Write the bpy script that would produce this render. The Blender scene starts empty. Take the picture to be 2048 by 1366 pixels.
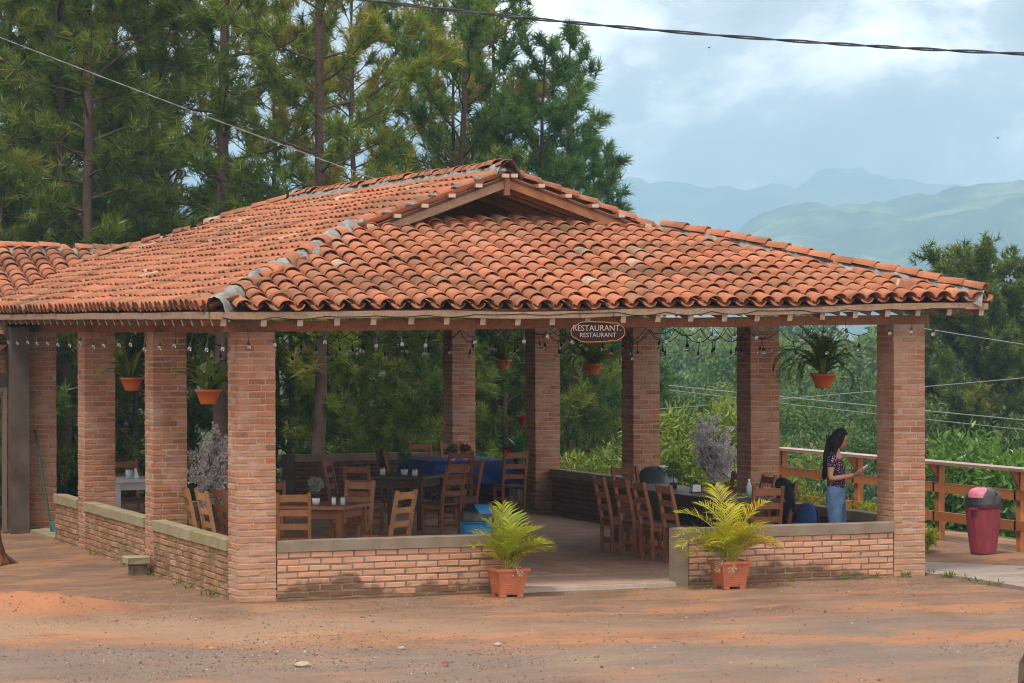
import bpy, math, random
import numpy as np
from mathutils import Vector, Matrix
R = math.radians
scene = bpy.context.scene
# ------------------------------------------------------------------ camera
CAM = Vector((-7.779, -28.023, 2.890))
FW = Vector((0.36227, 0.93206, -0.00433)); RT = Vector((0.93206, -0.36229, -0.00266)); UP = Vector((0.00405, 0.00308, 0.99999))
cd = bpy.data.cameras.new('camera'); cam = bpy.data.objects.new('camera', cd); scene.collection.objects.link(cam)
cam.matrix_world = Matrix(((RT.x, UP.x, -FW.x, CAM.x), (RT.y, UP.y, -FW.y, CAM.y), (RT.z, UP.z, -FW.z, CAM.z), (0, 0, 0, 1)))
cd.sensor_width = 36; cd.sensor_fit = 'HORIZONTAL'; cd.lens = 96.25; cd.clip_start = .5; cd.clip_end = 20000
cd.dof.use_dof = True; cd.dof.focus_distance = 32.5; cd.dof.aperture_fstop = 9.0
scene.camera = cam
# ------------------------------------------------------------------ world, sun, exposure
SUN_DIR = Vector((-.52, -.42, 1.35)).normalized()
w = bpy.data.worlds.new('World'); scene.world = w; w.use_nodes = True
nt = w.node_tree; nt.nodes.clear()
def wn(t, **k):
    n = nt.nodes.new(t)
    for a, b in k.items(): setattr(n, a, b)
    return n
out = wn('ShaderNodeOutputWorld'); bg = wn('ShaderNodeBackground'); bg.inputs[1].default_value = .1
sky = wn('ShaderNodeTexSky', sky_type='NISHITA', sun_disc=False)
sky.sun_elevation = math.asin(SUN_DIR.z); sky.sun_rotation = math.atan2(SUN_DIR.x, SUN_DIR.y); sky.air_density = 1.0; sky.dust_density = 2.0
tc = wn('ShaderNodeTexCoord'); mp = wn('ShaderNodeMapping'); mp.inputs['Scale'].default_value = (1, 1, 1.7); mp.inputs['Location'].default_value = (.13, .05, .62)
n1 = wn('ShaderNodeTexNoise'); n1.inputs['Scale'].default_value = 8.5; n1.inputs['Detail'].default_value = 7; n1.inputs['Roughness'].default_value = .58; n1.inputs['Distortion'].default_value = .25
n2 = wn('ShaderNodeTexNoise'); n2.inputs['Scale'].default_value = 4.0; n2.inputs['Detail'].default_value = 5
r1 = wn('ShaderNodeValToRGB'); r1.color_ramp.elements[0].position = .40; r1.color_ramp.elements[1].position = .66
r1.color_ramp.elements[0].color = (10.4, 9.5, 9.4, 1); r1.color_ramp.elements[1].color = (54, 50, 48, 1)
e = r1.color_ramp.elements.new(.51); e.color = (16.2, 15.0, 14.6, 1)
r2 = wn('ShaderNodeValToRGB'); r2.color_ramp.elements[0].position = .30; r2.color_ramp.elements[1].position = .52
r2.color_ramp.elements[0].color = (.94, .94, .94, 1); r2.color_ramp.elements[1].color = (.97, .97, .97, 1)
mx = wn('ShaderNodeMix', data_type='RGBA')
L = nt.links.new
L(tc.outputs['Generated'], mp.inputs['Vector']); L(mp.outputs[0], n1.inputs['Vector']); L(mp.outputs[0], n2.inputs['Vector'])
L(n1.outputs['Fac'], r1.inputs[0]); L(n2.outputs['Fac'], r2.inputs[0])
L(r2.outputs[0], mx.inputs[0]); L(sky.outputs[0], mx.inputs[6]); L(r1.outputs[0], mx.inputs[7])
L(mx.outputs[2], bg.inputs[0]); L(bg.outputs[0], out.inputs[0])
sl = bpy.data.lights.new('sun', 'SUN'); sl.energy = 3.9; sl.angle = R(9); sl.color = (1, .95, .87)
so = bpy.data.objects.new('sun', sl); scene.collection.objects.link(so); so.location = (-10, -20, 30)
so.rotation_euler = SUN_DIR.to_track_quat('Z', 'Y').to_euler()
vs = scene.view_settings; vs.view_transform = 'Standard'; vs.look = 'None'; vs.exposure = -0.1; vs.gamma = 1; vs.use_curve_mapping = False
scene.render.engine = 'CYCLES'
cy = scene.cycles; cy.use_denoising = True; cy.max_bounces = 4; cy.diffuse_bounces = 2; cy.glossy_bounces = 2; cy.transmission_bounces = 4; cy.volume_bounces = 0; cy.transparent_max_bounces = 8
cy.use_light_tree = False; cy.pixel_filter_type = 'BLACKMAN_HARRIS'; cy.filter_width = 1.05; cy.use_adaptive_sampling = True; cy.adaptive_threshold = .02; cy.caustics_reflective = False; cy.caustics_refractive = False; cy.sample_clamp_indirect = 6

# ------------------------------------------------------------------ helpers
col = scene.collection
rng = np.random.default_rng(7); random.seed(7)
def link(o, parent=None):
    col.objects.link(o)
    if parent is not None: o.parent = parent
    return o
def tag(o, label=None, cat=None, group=None, kind=None):
    if label: o['label'] = label
    if cat: o['category'] = cat
    if group: o['group'] = group
    if kind: o['kind'] = kind
    return o
def thing(name, label, cat, loc=(0, 0, 0), rz=0, group=None):
    o = bpy.data.objects.new(name, None); link(o); o.location = loc; o.rotation_euler = (0, 0, rz); o.empty_display_size = .1
    return tag(o, label, cat, group)
def inst(name, me, parent=None, loc=(0, 0, 0), rot=(0, 0, 0), sc=(1, 1, 1)):
    o = bpy.data.objects.new(name, me); o.location = loc; o.rotation_euler = rot; o.scale = sc
    return link(o, parent)
def copy_tree(o, parent=None):
    c = o.copy(); col.objects.link(c); c.parent = parent
    for ch in o.children: copy_tree(ch, c)
    return c
class MB:
    def __init__(s): s.v = []; s.f3 = []; s.f4 = []; s.t3 = []; s.t4 = []; s.m3 = []; s.m4 = []; s.n = 0
    def add(s, V, F, tint=.5, mi=0):
        V = np.asarray(V, float).reshape(-1, 3); F = np.asarray(F, int)
        if F.ndim == 1: F = F.reshape(1, -1)
        t = np.broadcast_to(np.asarray(tint, float), (len(F),)); m = np.full(len(F), mi)
        if F.shape[1] == 3: s.f3.append(F + s.n); s.t3.append(t); s.m3.append(m)
        else: s.f4.append(F + s.n); s.t4.append(t); s.m4.append(m)
        s.v.append(V); s.n += len(V); return s
    BF = np.array([(0, 3, 2, 1), (4, 5, 6, 7), (0, 1, 5, 4), (1, 2, 6, 5), (2, 3, 7, 6), (3, 0, 4, 7)])
    def box(s, x0, x1, y0, y1, z0, z1, tint=.5, mi=0, M=None, top=None):
        t = top or 0
        V = np.array([(x0, y0, z0), (x1, y0, z0), (x1, y1, z0), (x0, y1, z0), (x0 + t, y0 + t, z1), (x1 - t, y0 + t, z1), (x1 - t, y1 - t, z1), (x0 + t, y1 - t, z1)], float)
        if M is not None: V = xf(M, V)
        return s.add(V, MB.BF, tint, mi)
    def bar(s, a, b, wd, h, tint=.5, mi=0, endmi=None, upv=(0, 0, 1)):
        a = np.array(a, float); b = np.array(b, float); d = b - a; d /= np.linalg.norm(d)
        u = np.array(upv, float); r = np.cross(d, u); nr = np.linalg.norm(r)
        if nr < 1e-4: r = np.cross(d, (0, 1, 0)); nr = np.linalg.norm(r)
        r /= nr; u = np.cross(r, d)
        V = [p + r * x * wd / 2 + u * y * h / 2 for p in (a, b) for x, y in ((-1, -1), (1, -1), (1, 1), (-1, 1))]
        if endmi is None: s.add(V, MB.BF, tint, mi)
        else:
            s.add(V, MB.BF[2:], tint, mi); s.add(V, MB.BF[:2], tint, endmi)
        return s
    def tube(s, pts, rad, n=6, tint=.5, mi=0, cap=True):
        P = np.array(pts, float); k = len(P); rad = np.broadcast_to(np.asarray(rad, float), (k,))
        T = np.gradient(P, axis=0); T /= np.linalg.norm(T, axis=1)[:, None] + 1e-9
        u = np.cross(T[0], (.3, .2, 1.)); 
        if np.linalg.norm(u) < 1e-3: u = np.cross(T[0], (1, 0, 0))
        u /= np.linalg.norm(u); V = []
        a = np.arange(n) * 2 * np.pi / n
        for i in range(k):
            u = u - T[i] * (u @ T[i]); u /= np.linalg.norm(u) + 1e-9; w_ = np.cross(T[i], u)
            V.append(P[i] + rad[i] * (np.cos(a)[:, None] * u + np.sin(a)[:, None] * w_))
        F = [(i * n + j, i * n + (j + 1) % n, (i + 1) * n + (j + 1) % n, (i + 1) * n + j) for i in range(k - 1) for j in range(n)]
        V = np.concatenate(V)
        if cap:
            V = np.concatenate([V, P[:1], P[-1:]]); s.add(V, F, tint, mi)
            b = s.n - len(V); c0, c1 = k * n, k * n + 1
            F3 = [(c0, (j + 1) % n, j) for j in range(n)] + [(c1, (k - 1) * n + j, (k - 1) * n + (j + 1) % n) for j in range(n)]
            s.f3.append(np.array(F3) + b); s.t3.append(np.full(len(F3), tint)); s.m3.append(np.full(len(F3), mi))
        else: s.add(V, F, tint, mi)
        return s
    def lathe(s, prof, n=20, c=(0, 0, 0), tint=.5, mi=0, flute=0, sx=1, sy=1):
        a = np.arange(n) * 2 * np.pi / n; V = []
        for i, (r, z) in enumerate(prof):
            rr = r * (1 + (flute * np.where(np.arange(n) % 4 < 2, 1, -1) if flute and 0 < i < len(prof) - 1 else 0))
            V.append(np.stack([c[0] + sx * rr * np.cos(a), c[1] + sy * rr * np.sin(a), np.full(n, c[2] + z)], -1))
        k = len(prof); F = [(i * n + j, i * n + (j + 1) % n, (i + 1) * n + (j + 1) % n, (i + 1) * n + j) for i in range(k - 1) for j in range(n)]
        return s.add(np.concatenate(V), F, tint, mi)
    def loft(s, secs, n=16, tint=.5, mi=0):
        """secs: (cx,cy,cz,rx,ry,pitch)"""
        a = np.arange(n) * 2 * np.pi / n; V = []
        for (x, y, z, rx, ry, p) in secs:
            V.append(np.stack([x + rx * np.cos(a) * math.cos(p), y + ry * np.sin(a), z + rx * np.cos(a) * math.sin(p)], -1))
        k = len(secs); F = [(i * n + j, i * n + (j + 1) % n, (i + 1) * n + (j + 1) % n, (i + 1) * n + j) for i in range(k - 1) for j in range(n)]
        V.append(np.array([[secs[0][0], secs[0][1], secs[0][2]], [secs[-1][0], secs[-1][1], secs[-1][2]]]))
        s.add(np.concatenate(V), F, tint, mi); b = s.n - (k * n + 2)
        F3 = [(k * n, (j + 1) % n, j) for j in range(n)] + [(k * n + 1, (k - 1) * n + j, (k - 1) * n + (j + 1) % n) for j in range(n)]
        s.f3.append(np.array(F3) + b); s.t3.append(np.full(len(F3), tint)); s.m3.append(np.full(len(F3), mi)); return s
    def ball(s, c, r, n=10, m=7, tint=.5, mi=0):
        r = np.broadcast_to(np.asarray(r, float), (3,))
        pr = [(max(1e-4, math.sin(math.pi * i / m)), -math.cos(math.pi * i / m)) for i in range(m + 1)]
        a = np.arange(n) * 2 * np.pi / n; V = []
        for q, z in pr: V.append(np.stack([c[0] + r[0] * q * np.cos(a), c[1] + r[1] * q * np.sin(a), np.full(n, c[2] + r[2] * z)], -1))
        F = [(i * n + j, i * n + (j + 1) % n, (i + 1) * n + (j + 1) % n, (i + 1) * n + j) for i in range(m) for j in range(n)]
        return s.add(np.concatenate(V), F, tint, mi)
    def merge(s, o, M=None, dt=0):
        V = np.concatenate(o.v); V = xf(M, V) if M is not None else V
        for F, T, m_, FA, TA, MA in ((o.f3, o.t3, o.m3, s.f3, s.t3, s.m3), (o.f4, o.t4, o.m4, s.f4, s.t4, s.m4)):
            for f_, t_, q_ in zip(F, T, m_): FA.append(f_ + s.n); TA.append(np.clip(t_ + dt, 0, 1)); MA.append(q_)
        s.v.append(V); s.n += len(V); return s
    def mesh(s, name, mats, smooth=False):
        V = np.concatenate(s.v) if s.v else np.zeros((0, 3))
        F3 = np.concatenate(s.f3) if s.f3 else np.zeros((0, 3), int); F4 = np.concatenate(s.f4) if s.f4 else np.zeros((0, 4), int)
        T = np.concatenate(s.t3 + s.t4) if s.t3 or s.t4 else np.zeros(0); mi = np.concatenate(s.m3 + s.m4) if s.m3 or s.m4 else np.zeros(0, int)
        me = bpy.data.meshes.new(name); me.vertices.add(len(V)); me.vertices.foreach_set('co', V.astype(np.float32).ravel())
        li = np.concatenate([F3.ravel(), F4.ravel()]); me.loops.add(len(li)); me.loops.foreach_set('vertex_index', li.astype(np.int32))
        ls = np.concatenate([np.arange(len(F3)) * 3, len(F3) * 3 + np.arange(len(F4)) * 4]); me.polygons.add(len(ls)); me.polygons.foreach_set('loop_start', ls.astype(np.int32))
        if not isinstance(mats, (list, tuple)): mats = [mats]
        for m in mats: me.materials.append(m)
        me.polygons.foreach_set('material_index', mi.astype(np.int32))
        me.polygons.foreach_set('use_smooth', np.full(len(ls), bool(smooth)))
        me.update(calc_edges=True)
        at = me.attributes.new('tint', 'FLOAT', 'FACE'); at.data.foreach_set('value', T.astype(np.float32))
        return me
    def build(s, name, mats, parent=None, smooth=False, loc=(0, 0, 0), rot=(0, 0, 0)):
        return inst(name, s.mesh(name, mats, smooth), parent, loc, rot)
def xf(M, V):
    M = np.array(M, float); return V @ M[:3, :3].T + M[:3, 3]
def frame(o, x, y, z):
    M = np.eye(4); M[:3, 0] = x; M[:3, 1] = y; M[:3, 2] = z; M[:3, 3] = o; return M
def rotz(a, o=(0, 0, 0)):
    M = np.eye(4); M[0, 0] = M[1, 1] = math.cos(a); M[1, 0] = math.sin(a); M[0, 1] = -math.sin(a); M[:3, 3] = o; return M
def unit(v): v = np.array(v, float); return v / np.linalg.norm(v)
def vnoise(x, y, seed=0):
    xi = np.floor(x).astype(int); yi = np.floor(y).astype(int); fx = x - xi; fy = y - yi
    fx = fx * fx * (3 - 2 * fx); fy = fy * fy * (3 - 2 * fy)
    def h(a, b): 
        q = np.sin(a * 127.1 + b * 311.7 + seed * 74.7) * 43758.5453; return q - np.floor(q)
    return (h(xi, yi) * (1 - fx) + h(xi + 1, yi) * fx) * (1 - fy) + (h(xi, yi + 1) * (1 - fx) + h(xi + 1, yi + 1) * fx) * fy
def fbm(x, y, o=4, seed=0):
    s = 0; a = .5
    for i in range(o): s = s + a * vnoise(x * 2 ** i, y * 2 ** i, seed + i); a *= .5
    return s

# ------------------------------------------------------------------ materials
class NT:
    def __init__(s, name, rough=.8, spec=.3):
        s.m = bpy.data.materials.new(name); s.m.use_nodes = True; s.t = s.m.node_tree; s.b = s.t.nodes['Principled BSDF']
        s.b.inputs['Roughness'].default_value = rough; s.b.inputs['Specular IOR Level'].default_value = spec
        s._pos = None
    def n(s, t, **k):
        q = s.t.nodes.new(t)
        for a, b in k.items():
            if a[0] == '_': q.inputs[a[1:]].default_value = b
            else: setattr(q, a, b)
        return q
    def l(s, a, b): s.t.links.new(a, b)
    def pos(s):
        if s._pos is None: s._pos = s.n('ShaderNodeNewGeometry').outputs['Position']
        return s._pos
    def obj(s): return s.n('ShaderNodeTexCoord').outputs['Object']
    def scale(s, v, sc):
        q = s.n('ShaderNodeMapping'); q.inputs['Scale'].default_value = sc; s.l(v, q.inputs[0]); return q.outputs[0]
    def noise(s, sc, det=4, ro=.55, vec=None, dist=0):
        q = s.n('ShaderNodeTexNoise', _Scale=sc, _Detail=det, _Roughness=ro, _Distortion=dist); s.l(vec if vec is not None else s.pos(), q.inputs['Vector']); return q.outputs['Fac']
    def ramp(s, fac, stops, interp='LINEAR'):
        q = s.n('ShaderNodeValToRGB'); r = q.color_ramp; r.interpolation = interp
        while len(r.elements) < len(stops): r.elements.new(.5)
        for e, (p, c) in zip(r.elements, stops):
            e.position = p; e.color = (c, c, c, 1) if not hasattr(c, '__len__') else (*c, 1)
        s.l(fac, q.inputs[0]); return q.outputs[0]
    def mix(s, fac, a, b, mode='MIX'):
        q = s.n('ShaderNodeMix', data_type='RGBA', blend_type=mode)
        for i, v in ((0, fac), (6, a), (7, b)):
            if hasattr(v, 'is_output') or isinstance(v, bpy.types.NodeSocket): s.l(v, q.inputs[i])
            elif i == 0: q.inputs[0].default_value = v
            else: q.inputs[i].default_value = (*v, 1)
        return q.outputs[2]
    def math(s, op, a, b=0):
        q = s.n('ShaderNodeMath', operation=op)
        for i, v in ((0, a), (1, b)):
            if isinstance(v, bpy.types.NodeSocket): s.l(v, q.inputs[i])
            else: q.inputs[i].default_value = v
        return q.outputs[0]
    def tint(s): return s.n('ShaderNodeAttribute', attribute_name='tint').outputs['Fac']
    def rnd(s): return s.n('ShaderNodeObjectInfo').outputs['Random']
    def sep(s, v, i):
        q = s.n('ShaderNodeSeparateXYZ'); s.l(v, q.inputs[0]); return q.outputs[i]
    def col(s, c):
        if isinstance(c, bpy.types.NodeSocket): s.l(c, s.b.inputs['Base Color'])
        else: s.b.inputs['Base Color'].default_value = (*c, 1)
        return s
    def bump(s, h, st=.3, d=.01):
        q = s.n('ShaderNodeBump', _Strength=st, _Distance=d); s.l(h, q.inputs['Height']); s.l(q.outputs[0], s.b.inputs['Normal']); return s
def plain(name, c, rough=.6, spec=.3, var=.12, sc=25):
    k = NT(name, rough, spec); f = k.noise(sc, 3); k.col(k.mix(f, tuple(x * (1 - var) for x in c), tuple(min(1, x * (1 + var)) for x in c))); k.bump(f, .15, .004); return k.m
def brick_mat(name, per_obj, pal, stain=0, moss=0, eff=.35, pale_foot=0):
    k = NT(name, .92, .15); t = k.rnd() if per_obj else k.tint()
    c = k.ramp(t, [(i / (len(pal) - 1), p) for i, p in enumerate(pal)])
    f = k.noise(60, 4, .65); c = k.mix(k.ramp(f, [(.35, 0), (.8, 1)]), c, k.mix(.4, c, (.48, .30, .21)), 'MIX')
    c = k.mix(k.math('MULTIPLY', k.ramp(k.noise(2.2, 5, .6), [(.46, 0), (.70, 1)]), eff), c, (.45, .32, .25))
    if pale_foot: c = k.mix(k.math('MULTIPLY', k.ramp(k.math('ADD', k.math('MULTIPLY', k.sep(k.pos(), 2), .5), k.math('MULTIPLY', k.noise(3.1, 5, .65), .55)), [(.42, 1), (.95, 0)]), pale_foot), c, (.42, .25, .15))  # blends paler towards the column foot, edge broken by noise
    if stain:
        z = k.sep(k.pos(), 2); m = k.math('ADD', k.noise(1.35, 5, .62), k.math('MULTIPLY', z, -.95))
        c = k.mix(k.math('MULTIPLY', k.ramp(m, [(.34, 0), (.43, 1)]), stain), c, (.085, .045, .022))
    if moss:
        m = k.noise(3.2, 6, .65); c = k.mix(k.math('MULTIPLY', k.ramp(m, [(.40, 0), (.66, 1)]), moss), c, (.11, .075, .025))
        m = k.noise(5.5, 5, .7); c = k.mix(k.math('MULTIPLY', k.ramp(m, [(.56, 0), (.72, 1)]), moss), c, (.030, .027, .016))
    k.col(c); k.bump(k.noise(90, 4, .7), .5, .006); return k.m
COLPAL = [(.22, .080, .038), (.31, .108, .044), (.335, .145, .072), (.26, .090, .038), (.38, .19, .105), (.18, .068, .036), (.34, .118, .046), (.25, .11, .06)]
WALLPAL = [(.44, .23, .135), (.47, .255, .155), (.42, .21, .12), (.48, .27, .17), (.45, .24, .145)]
M_brick_col = brick_mat('column_brick', True, COLPAL, eff=.55, pale_foot=.62); M_brick_col_j = brick_mat('column_brick_joined', False, COLPAL, eff=.45)
M_brick_wall = brick_mat('wall_brick', True, WALLPAL, stain=.85, eff=.15); M_brick_side = brick_mat('side_wall_brick', True, [(.27, .115, .052), (.33, .155, .074), (.37, .20, .105), (.24, .095, .042)], moss=.8)
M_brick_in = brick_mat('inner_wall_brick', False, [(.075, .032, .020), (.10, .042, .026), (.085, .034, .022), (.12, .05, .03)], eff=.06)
def mortar_mat(name, a, b):
    k = NT(name, .95, .1); f = k.noise(7, 6, .6); k.col(k.mix(k.ramp(f, [(.35, 0), (.65, 1)]), a, b)); k.bump(k.noise(70, 4, .7), .6, .008); return k.m
M_mortar = mortar_mat('mortar', (.27, .205, .155), (.38, .305, .245)); M_mortar_wall = mortar_mat('wall_mortar', (.13, .10, .075), (.24, .19, .14)); M_mortar_dark = mortar_mat('mossy_mortar', (.10, .075, .04), (.22, .17, .10))
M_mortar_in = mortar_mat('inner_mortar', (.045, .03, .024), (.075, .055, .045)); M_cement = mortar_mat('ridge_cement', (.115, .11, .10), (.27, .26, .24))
def concrete_mat(name, a, b, moss=0):
    k = NT(name, .9, .2); c = k.mix(k.ramp(k.noise(3.5, 6, .65), [(.35, 0), (.68, 1)]), a, b)
    c = k.mix(k.math('MULTIPLY', k.ramp(k.noise(14, 5, .7), [(.55, 0), (.7, 1)]), .5), c, tuple(x * .55 for x in a))
    if moss: c = k.mix(k.math('MULTIPLY', k.ramp(k.noise(2.3, 5, .6), [(.42, 0), (.62, 1)]), moss), c, (.20, .17, .06))
    k.col(c); k.bump(k.noise(55, 5, .7), .35, .006); return k.m
M_cap = concrete_mat('cap_concrete', (.165, .128, .092), (.245, .20, .15)); M_cap_moss = concrete_mat('mossy_cap', (.225, .185, .115), (.33, .28, .185), .6)
M_conc = concrete_mat('grey_concrete', (.30, .26, .22), (.44, .39, .33)); M_conc_dark = concrete_mat('post_concrete', (.07, .05, .038), (.12, .092, .072))  # post concrete coloured darker to stand for the shade under the roof
def tile_mat(name, per_obj):
    k = NT(name, .85, .22); t = k.rnd() if per_obj else k.tint()
    c = k.ramp(t, [(0, (.25, .082, .040)), (.18, (.325, .110, .052)), (.40, (.365, .130, .064)), (.58, (.295, .102, .05)), (.74, (.385, .152, .082)), (.86, (.26, .098, .046)), (.94, (.36, .165, .096)), (.98, (.25, .13, .06)), (1.0, (.46, .36, .27))])
    c = k.mix(k.ramp(k.noise(45, 4, .65), [(.35, 0), (.8, 1)]), c, k.mix(.35, c, (.50, .23, .13)))
    m = k.math('ADD', k.math('MULTIPLY', k.noise(.75, 5, .62), .75), k.math('MULTIPLY', t, .05))
    c = k.mix(k.math('MULTIPLY', k.ramp(m, [(.425, 0), (.55, 1)]), .75), c, (.075, .045, .022))
    c = k.mix(k.math('MULTIPLY', k.ramp(k.noise(9, 5, .7), [(.56, 0), (.72, 1)]), .6), c, (.065, .042, .025)); c = k.mix(k.math('MULTIPLY', k.ramp(k.noise(1.0, 6, .66, k.scale(k.pos(), (.38, 1.5, 1)), .2), [(.50, 0), (.62, 1)]), .6), c, (.070, .042, .024)); c = k.mix(k.math('MULTIPLY', k.ramp(k.noise(1.6, 6, .7), [(.52, 0), (.66, 1)]), .45), c, (.17, .085, .045))
    k.col(c); k.bump(k.noise(80, 4, .65), .3, .005); return k.m
M_tile = tile_mat('clay_tile', True); M_tile_j = tile_mat('clay_tile_joined', False)
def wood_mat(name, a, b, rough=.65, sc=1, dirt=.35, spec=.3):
    k = NT(name, rough, spec); o = k.obj(); r = k.rnd()
    g = k.noise(9 * sc, 5, .6, k.scale(o, (6, 6, .9)), .6); h = k.noise(9 * sc, 5, .6, k.scale(o, (.9, 6, 6)), .6)
    c = k.mix(k.ramp(k.math('MULTIPLY', k.math('ADD', g, h), .5), [(.36, 0), (.64, 1)]), a, b)
    c = k.mix(k.math('MULTIPLY', r, .45), c, tuple(x * .5 for x in a)); c = k.mix(k.math('MULTIPLY', k.ramp(k.noise(6, 4), [(.5, 0), (.75, 1)]), dirt), c, tuple(x * .35 for x in a))
    k.col(c); k.bump(g, .25, .004); return k.m
M_beam = wood_mat('beam_wood', (.22, .085, .035), (.34, .145, .06)); M_raft = wood_mat('rafter_wood', (.24, .11, .055), (.36, .17, .085)); M_fascia = wood_mat('weathered_fascia', (.21, .135, .085), (.36, .24, .155), .85, 1, .25)
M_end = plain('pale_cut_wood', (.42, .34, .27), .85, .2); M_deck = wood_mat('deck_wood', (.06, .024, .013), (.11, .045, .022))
M_chair = wood_mat('chair_wood', (.20, .068, .024), (.33, .125, .045), .5); M_chair_lt = wood_mat('pale_chair_wood', (.29, .13, .05), (.43, .22, .088), .5)
M_table = wood_mat('table_wood', (.06, .028, .016), (.105, .05, .028), .5, 1, .3, .3); M_fence = wood_mat('fence_wood', (.33, .115, .036), (.46, .185, .062), .55); M_rail = wood_mat('handrail_wood', (.26, .15, .095), (.36, .23, .16), .32, 1, .1, .5)
M_white_wood = plain('white_painted_wood', (.56, .56, .58), .5); M_jamb = plain('brown_jamb', (.17, .12, .085), .8); M_black = plain('black_rubber', (.012, .012, .013), .6); M_cord = plain('black_cord', (.010, .011, .012), .6)
M_terra = plain('terracotta_plastic', (.43, .135, .066), .65, .3, .3, 7); M_pot = plain('hanging_pot_plastic', (.45, .10, .022), .45, .4, .15); M_soil = plain('potting_soil', (.05, .032, .02), .95)
def leaf_mat(name, stops, rough=.55, transl=.25, attr='island', sheen=0):
    k = NT(name, rough, .3)
    t = k.n('ShaderNodeNewGeometry').outputs['Random Per Island'] if attr == 'island' else k.tint()
    if attr == 'both': t = k.math('ADD', k.math('MULTIPLY', k.tint(), .7), k.math('MULTIPLY', k.n('ShaderNodeNewGeometry').outputs['Random Per Island'], .3))
    c = k.ramp(t, stops); k.col(c)
    tr = k.n('ShaderNodeBsdfTranslucent'); k.l(k.mix(.5, c, k.mix(1, c, (1.6, 1.7, .7), 'MULTIPLY')), tr.inputs[0])
    ms = k.n('ShaderNodeMixShader', _Fac=transl); k.l(k.b.outputs[0], ms.inputs[1]); k.l(tr.outputs[0], ms.inputs[2]); k.l(ms.outputs[0], k.t.nodes['Material Output'].inputs[0]); return k.m
M_needle = leaf_mat('pine_needles', [(0, (.030, .058, .010)), (.35, (.075, .13, .017)), (.6, (.14, .205, .022)), (.8, (.225, .24, .026)), (.93, (.27, .25, .034)), (1, (.27, .21, .034))], .5, .3, 'tint')
M_needle_dk = leaf_mat('dark_pine_needles', [(0, (.022, .055, .014)), (.5, (.055, .122, .024)), (.85, (.10, .19, .032)), (1, (.16, .19, .034))], .5, .3, 'tint')
M_needle_mid = leaf_mat('olive_pine_needles', [(0, (.022, .046, .008)), (.4, (.062, .110, .015)), (.75, (.14, .19, .022)), (1, (.24, .20, .03))], .5, .3, 'tint'); M_bark = wood_mat('pine_bark', (.055, .036, .028), (.15, .105, .085), .95, 2.2, .6, .1)
M_leaf_hill = leaf_mat('hill_leaves', [(0, (.016, .040, .011)), (.35, (.045, .092, .020)), (.65, (.095, .158, .032)), (.9, (.17, .225, .045)), (1, (.25, .25, .06))], .6, .3, 'both')
M_leaf_bush = leaf_mat('bush_leaves', [(0, (.05, .10, .014)), (.4, (.12, .18, .024)), (.75, (.23, .27, .045)), (.95, (.33, .30, .08)), (1, (.34, .19, .06))], .45, .35, 'both')
M_leaf_gloss = leaf_mat('glossy_leaves', [(0, (.020, .055, .010)), (.5, (.06, .135, .019)), (.85, (.125, .225, .034)), (1, (.20, .28, .05))], .32, .3, 'both')
M_leaf_yel = leaf_mat('yellow_green_leaves', [(0, (.10, .16, .010)), (.5, (.25, .30, .016)), (1, (.42, .41, .03))], .45, .35)
M_palm = leaf_mat('areca_leaves', [(0, (.08, .14, .010)), (.35, (.20, .27, .012)), (.65, (.37, .36, .016)), (1, (.52, .33, .02))], .4, .3, 'both')
M_palm_stem = plain('areca_stem', (.30, .27, .03), .5); M_dry = plain('dry_frond', (.36, .27, .19), .9)
M_fern = leaf_mat('fern_leaves', [(0, (.03, .06, .008)), (.5, (.09, .14, .013)), (.85, (.20, .24, .022)), (1, (.26, .19, .035))], .5, .3, 'both')
M_blossom = leaf_mat('white_blossom', [(0, (.42, .38, .42)), (.5, (.62, .58, .62)), (1, (.82, .79, .80))], .7, .25); M_blossom_l = leaf_mat('lilac_blossom', [(0, (.42, .39, .47)), (.5, (.60, .57, .65)), (1, (.80, .77, .82))], .7, .25)
M_red = leaf_mat('red_bract', [(0, (.16, .006, .008)), (1, (.36, .015, .02))], .4, .15); M_big_leaf = leaf_mat('big_green_leaf', [(0, (.012, .07, .014)), (.6, (.03, .16, .03)), (1, (.05, .30, .05))], .3, .25)
M_cloth = plain('blue_tablecloth', (.010, .032, .20), .55, .3, .15, 6); M_wh = plain('white_ceramic', (.66, .68, .68), .35, .5, .05); M_bluewh = plain('pale_blue_plastic', (.42, .56, .58), .4)
M_grey_bin = plain('grey_bin_plastic', (.055, .075, .095), .35, .5); M_dark_lid = plain('dark_bin_lid', (.018, .019, .022), .35, .5); M_bluep = plain('blue_bin_plastic', (.025, .20, .46), .4, .4); M_maroon = plain('maroon_bin_plastic', (.23, .035, .052), .5, .35, .28, 5); M_pink = plain('pink_flap', (.46, .12, .165), .45, .4)
M_metal = NT('galvanised', .35, .5); M_metal.b.inputs['Metallic'].default_value = .9; M_metal = M_metal.col((.45, .45, .46)).m
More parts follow.
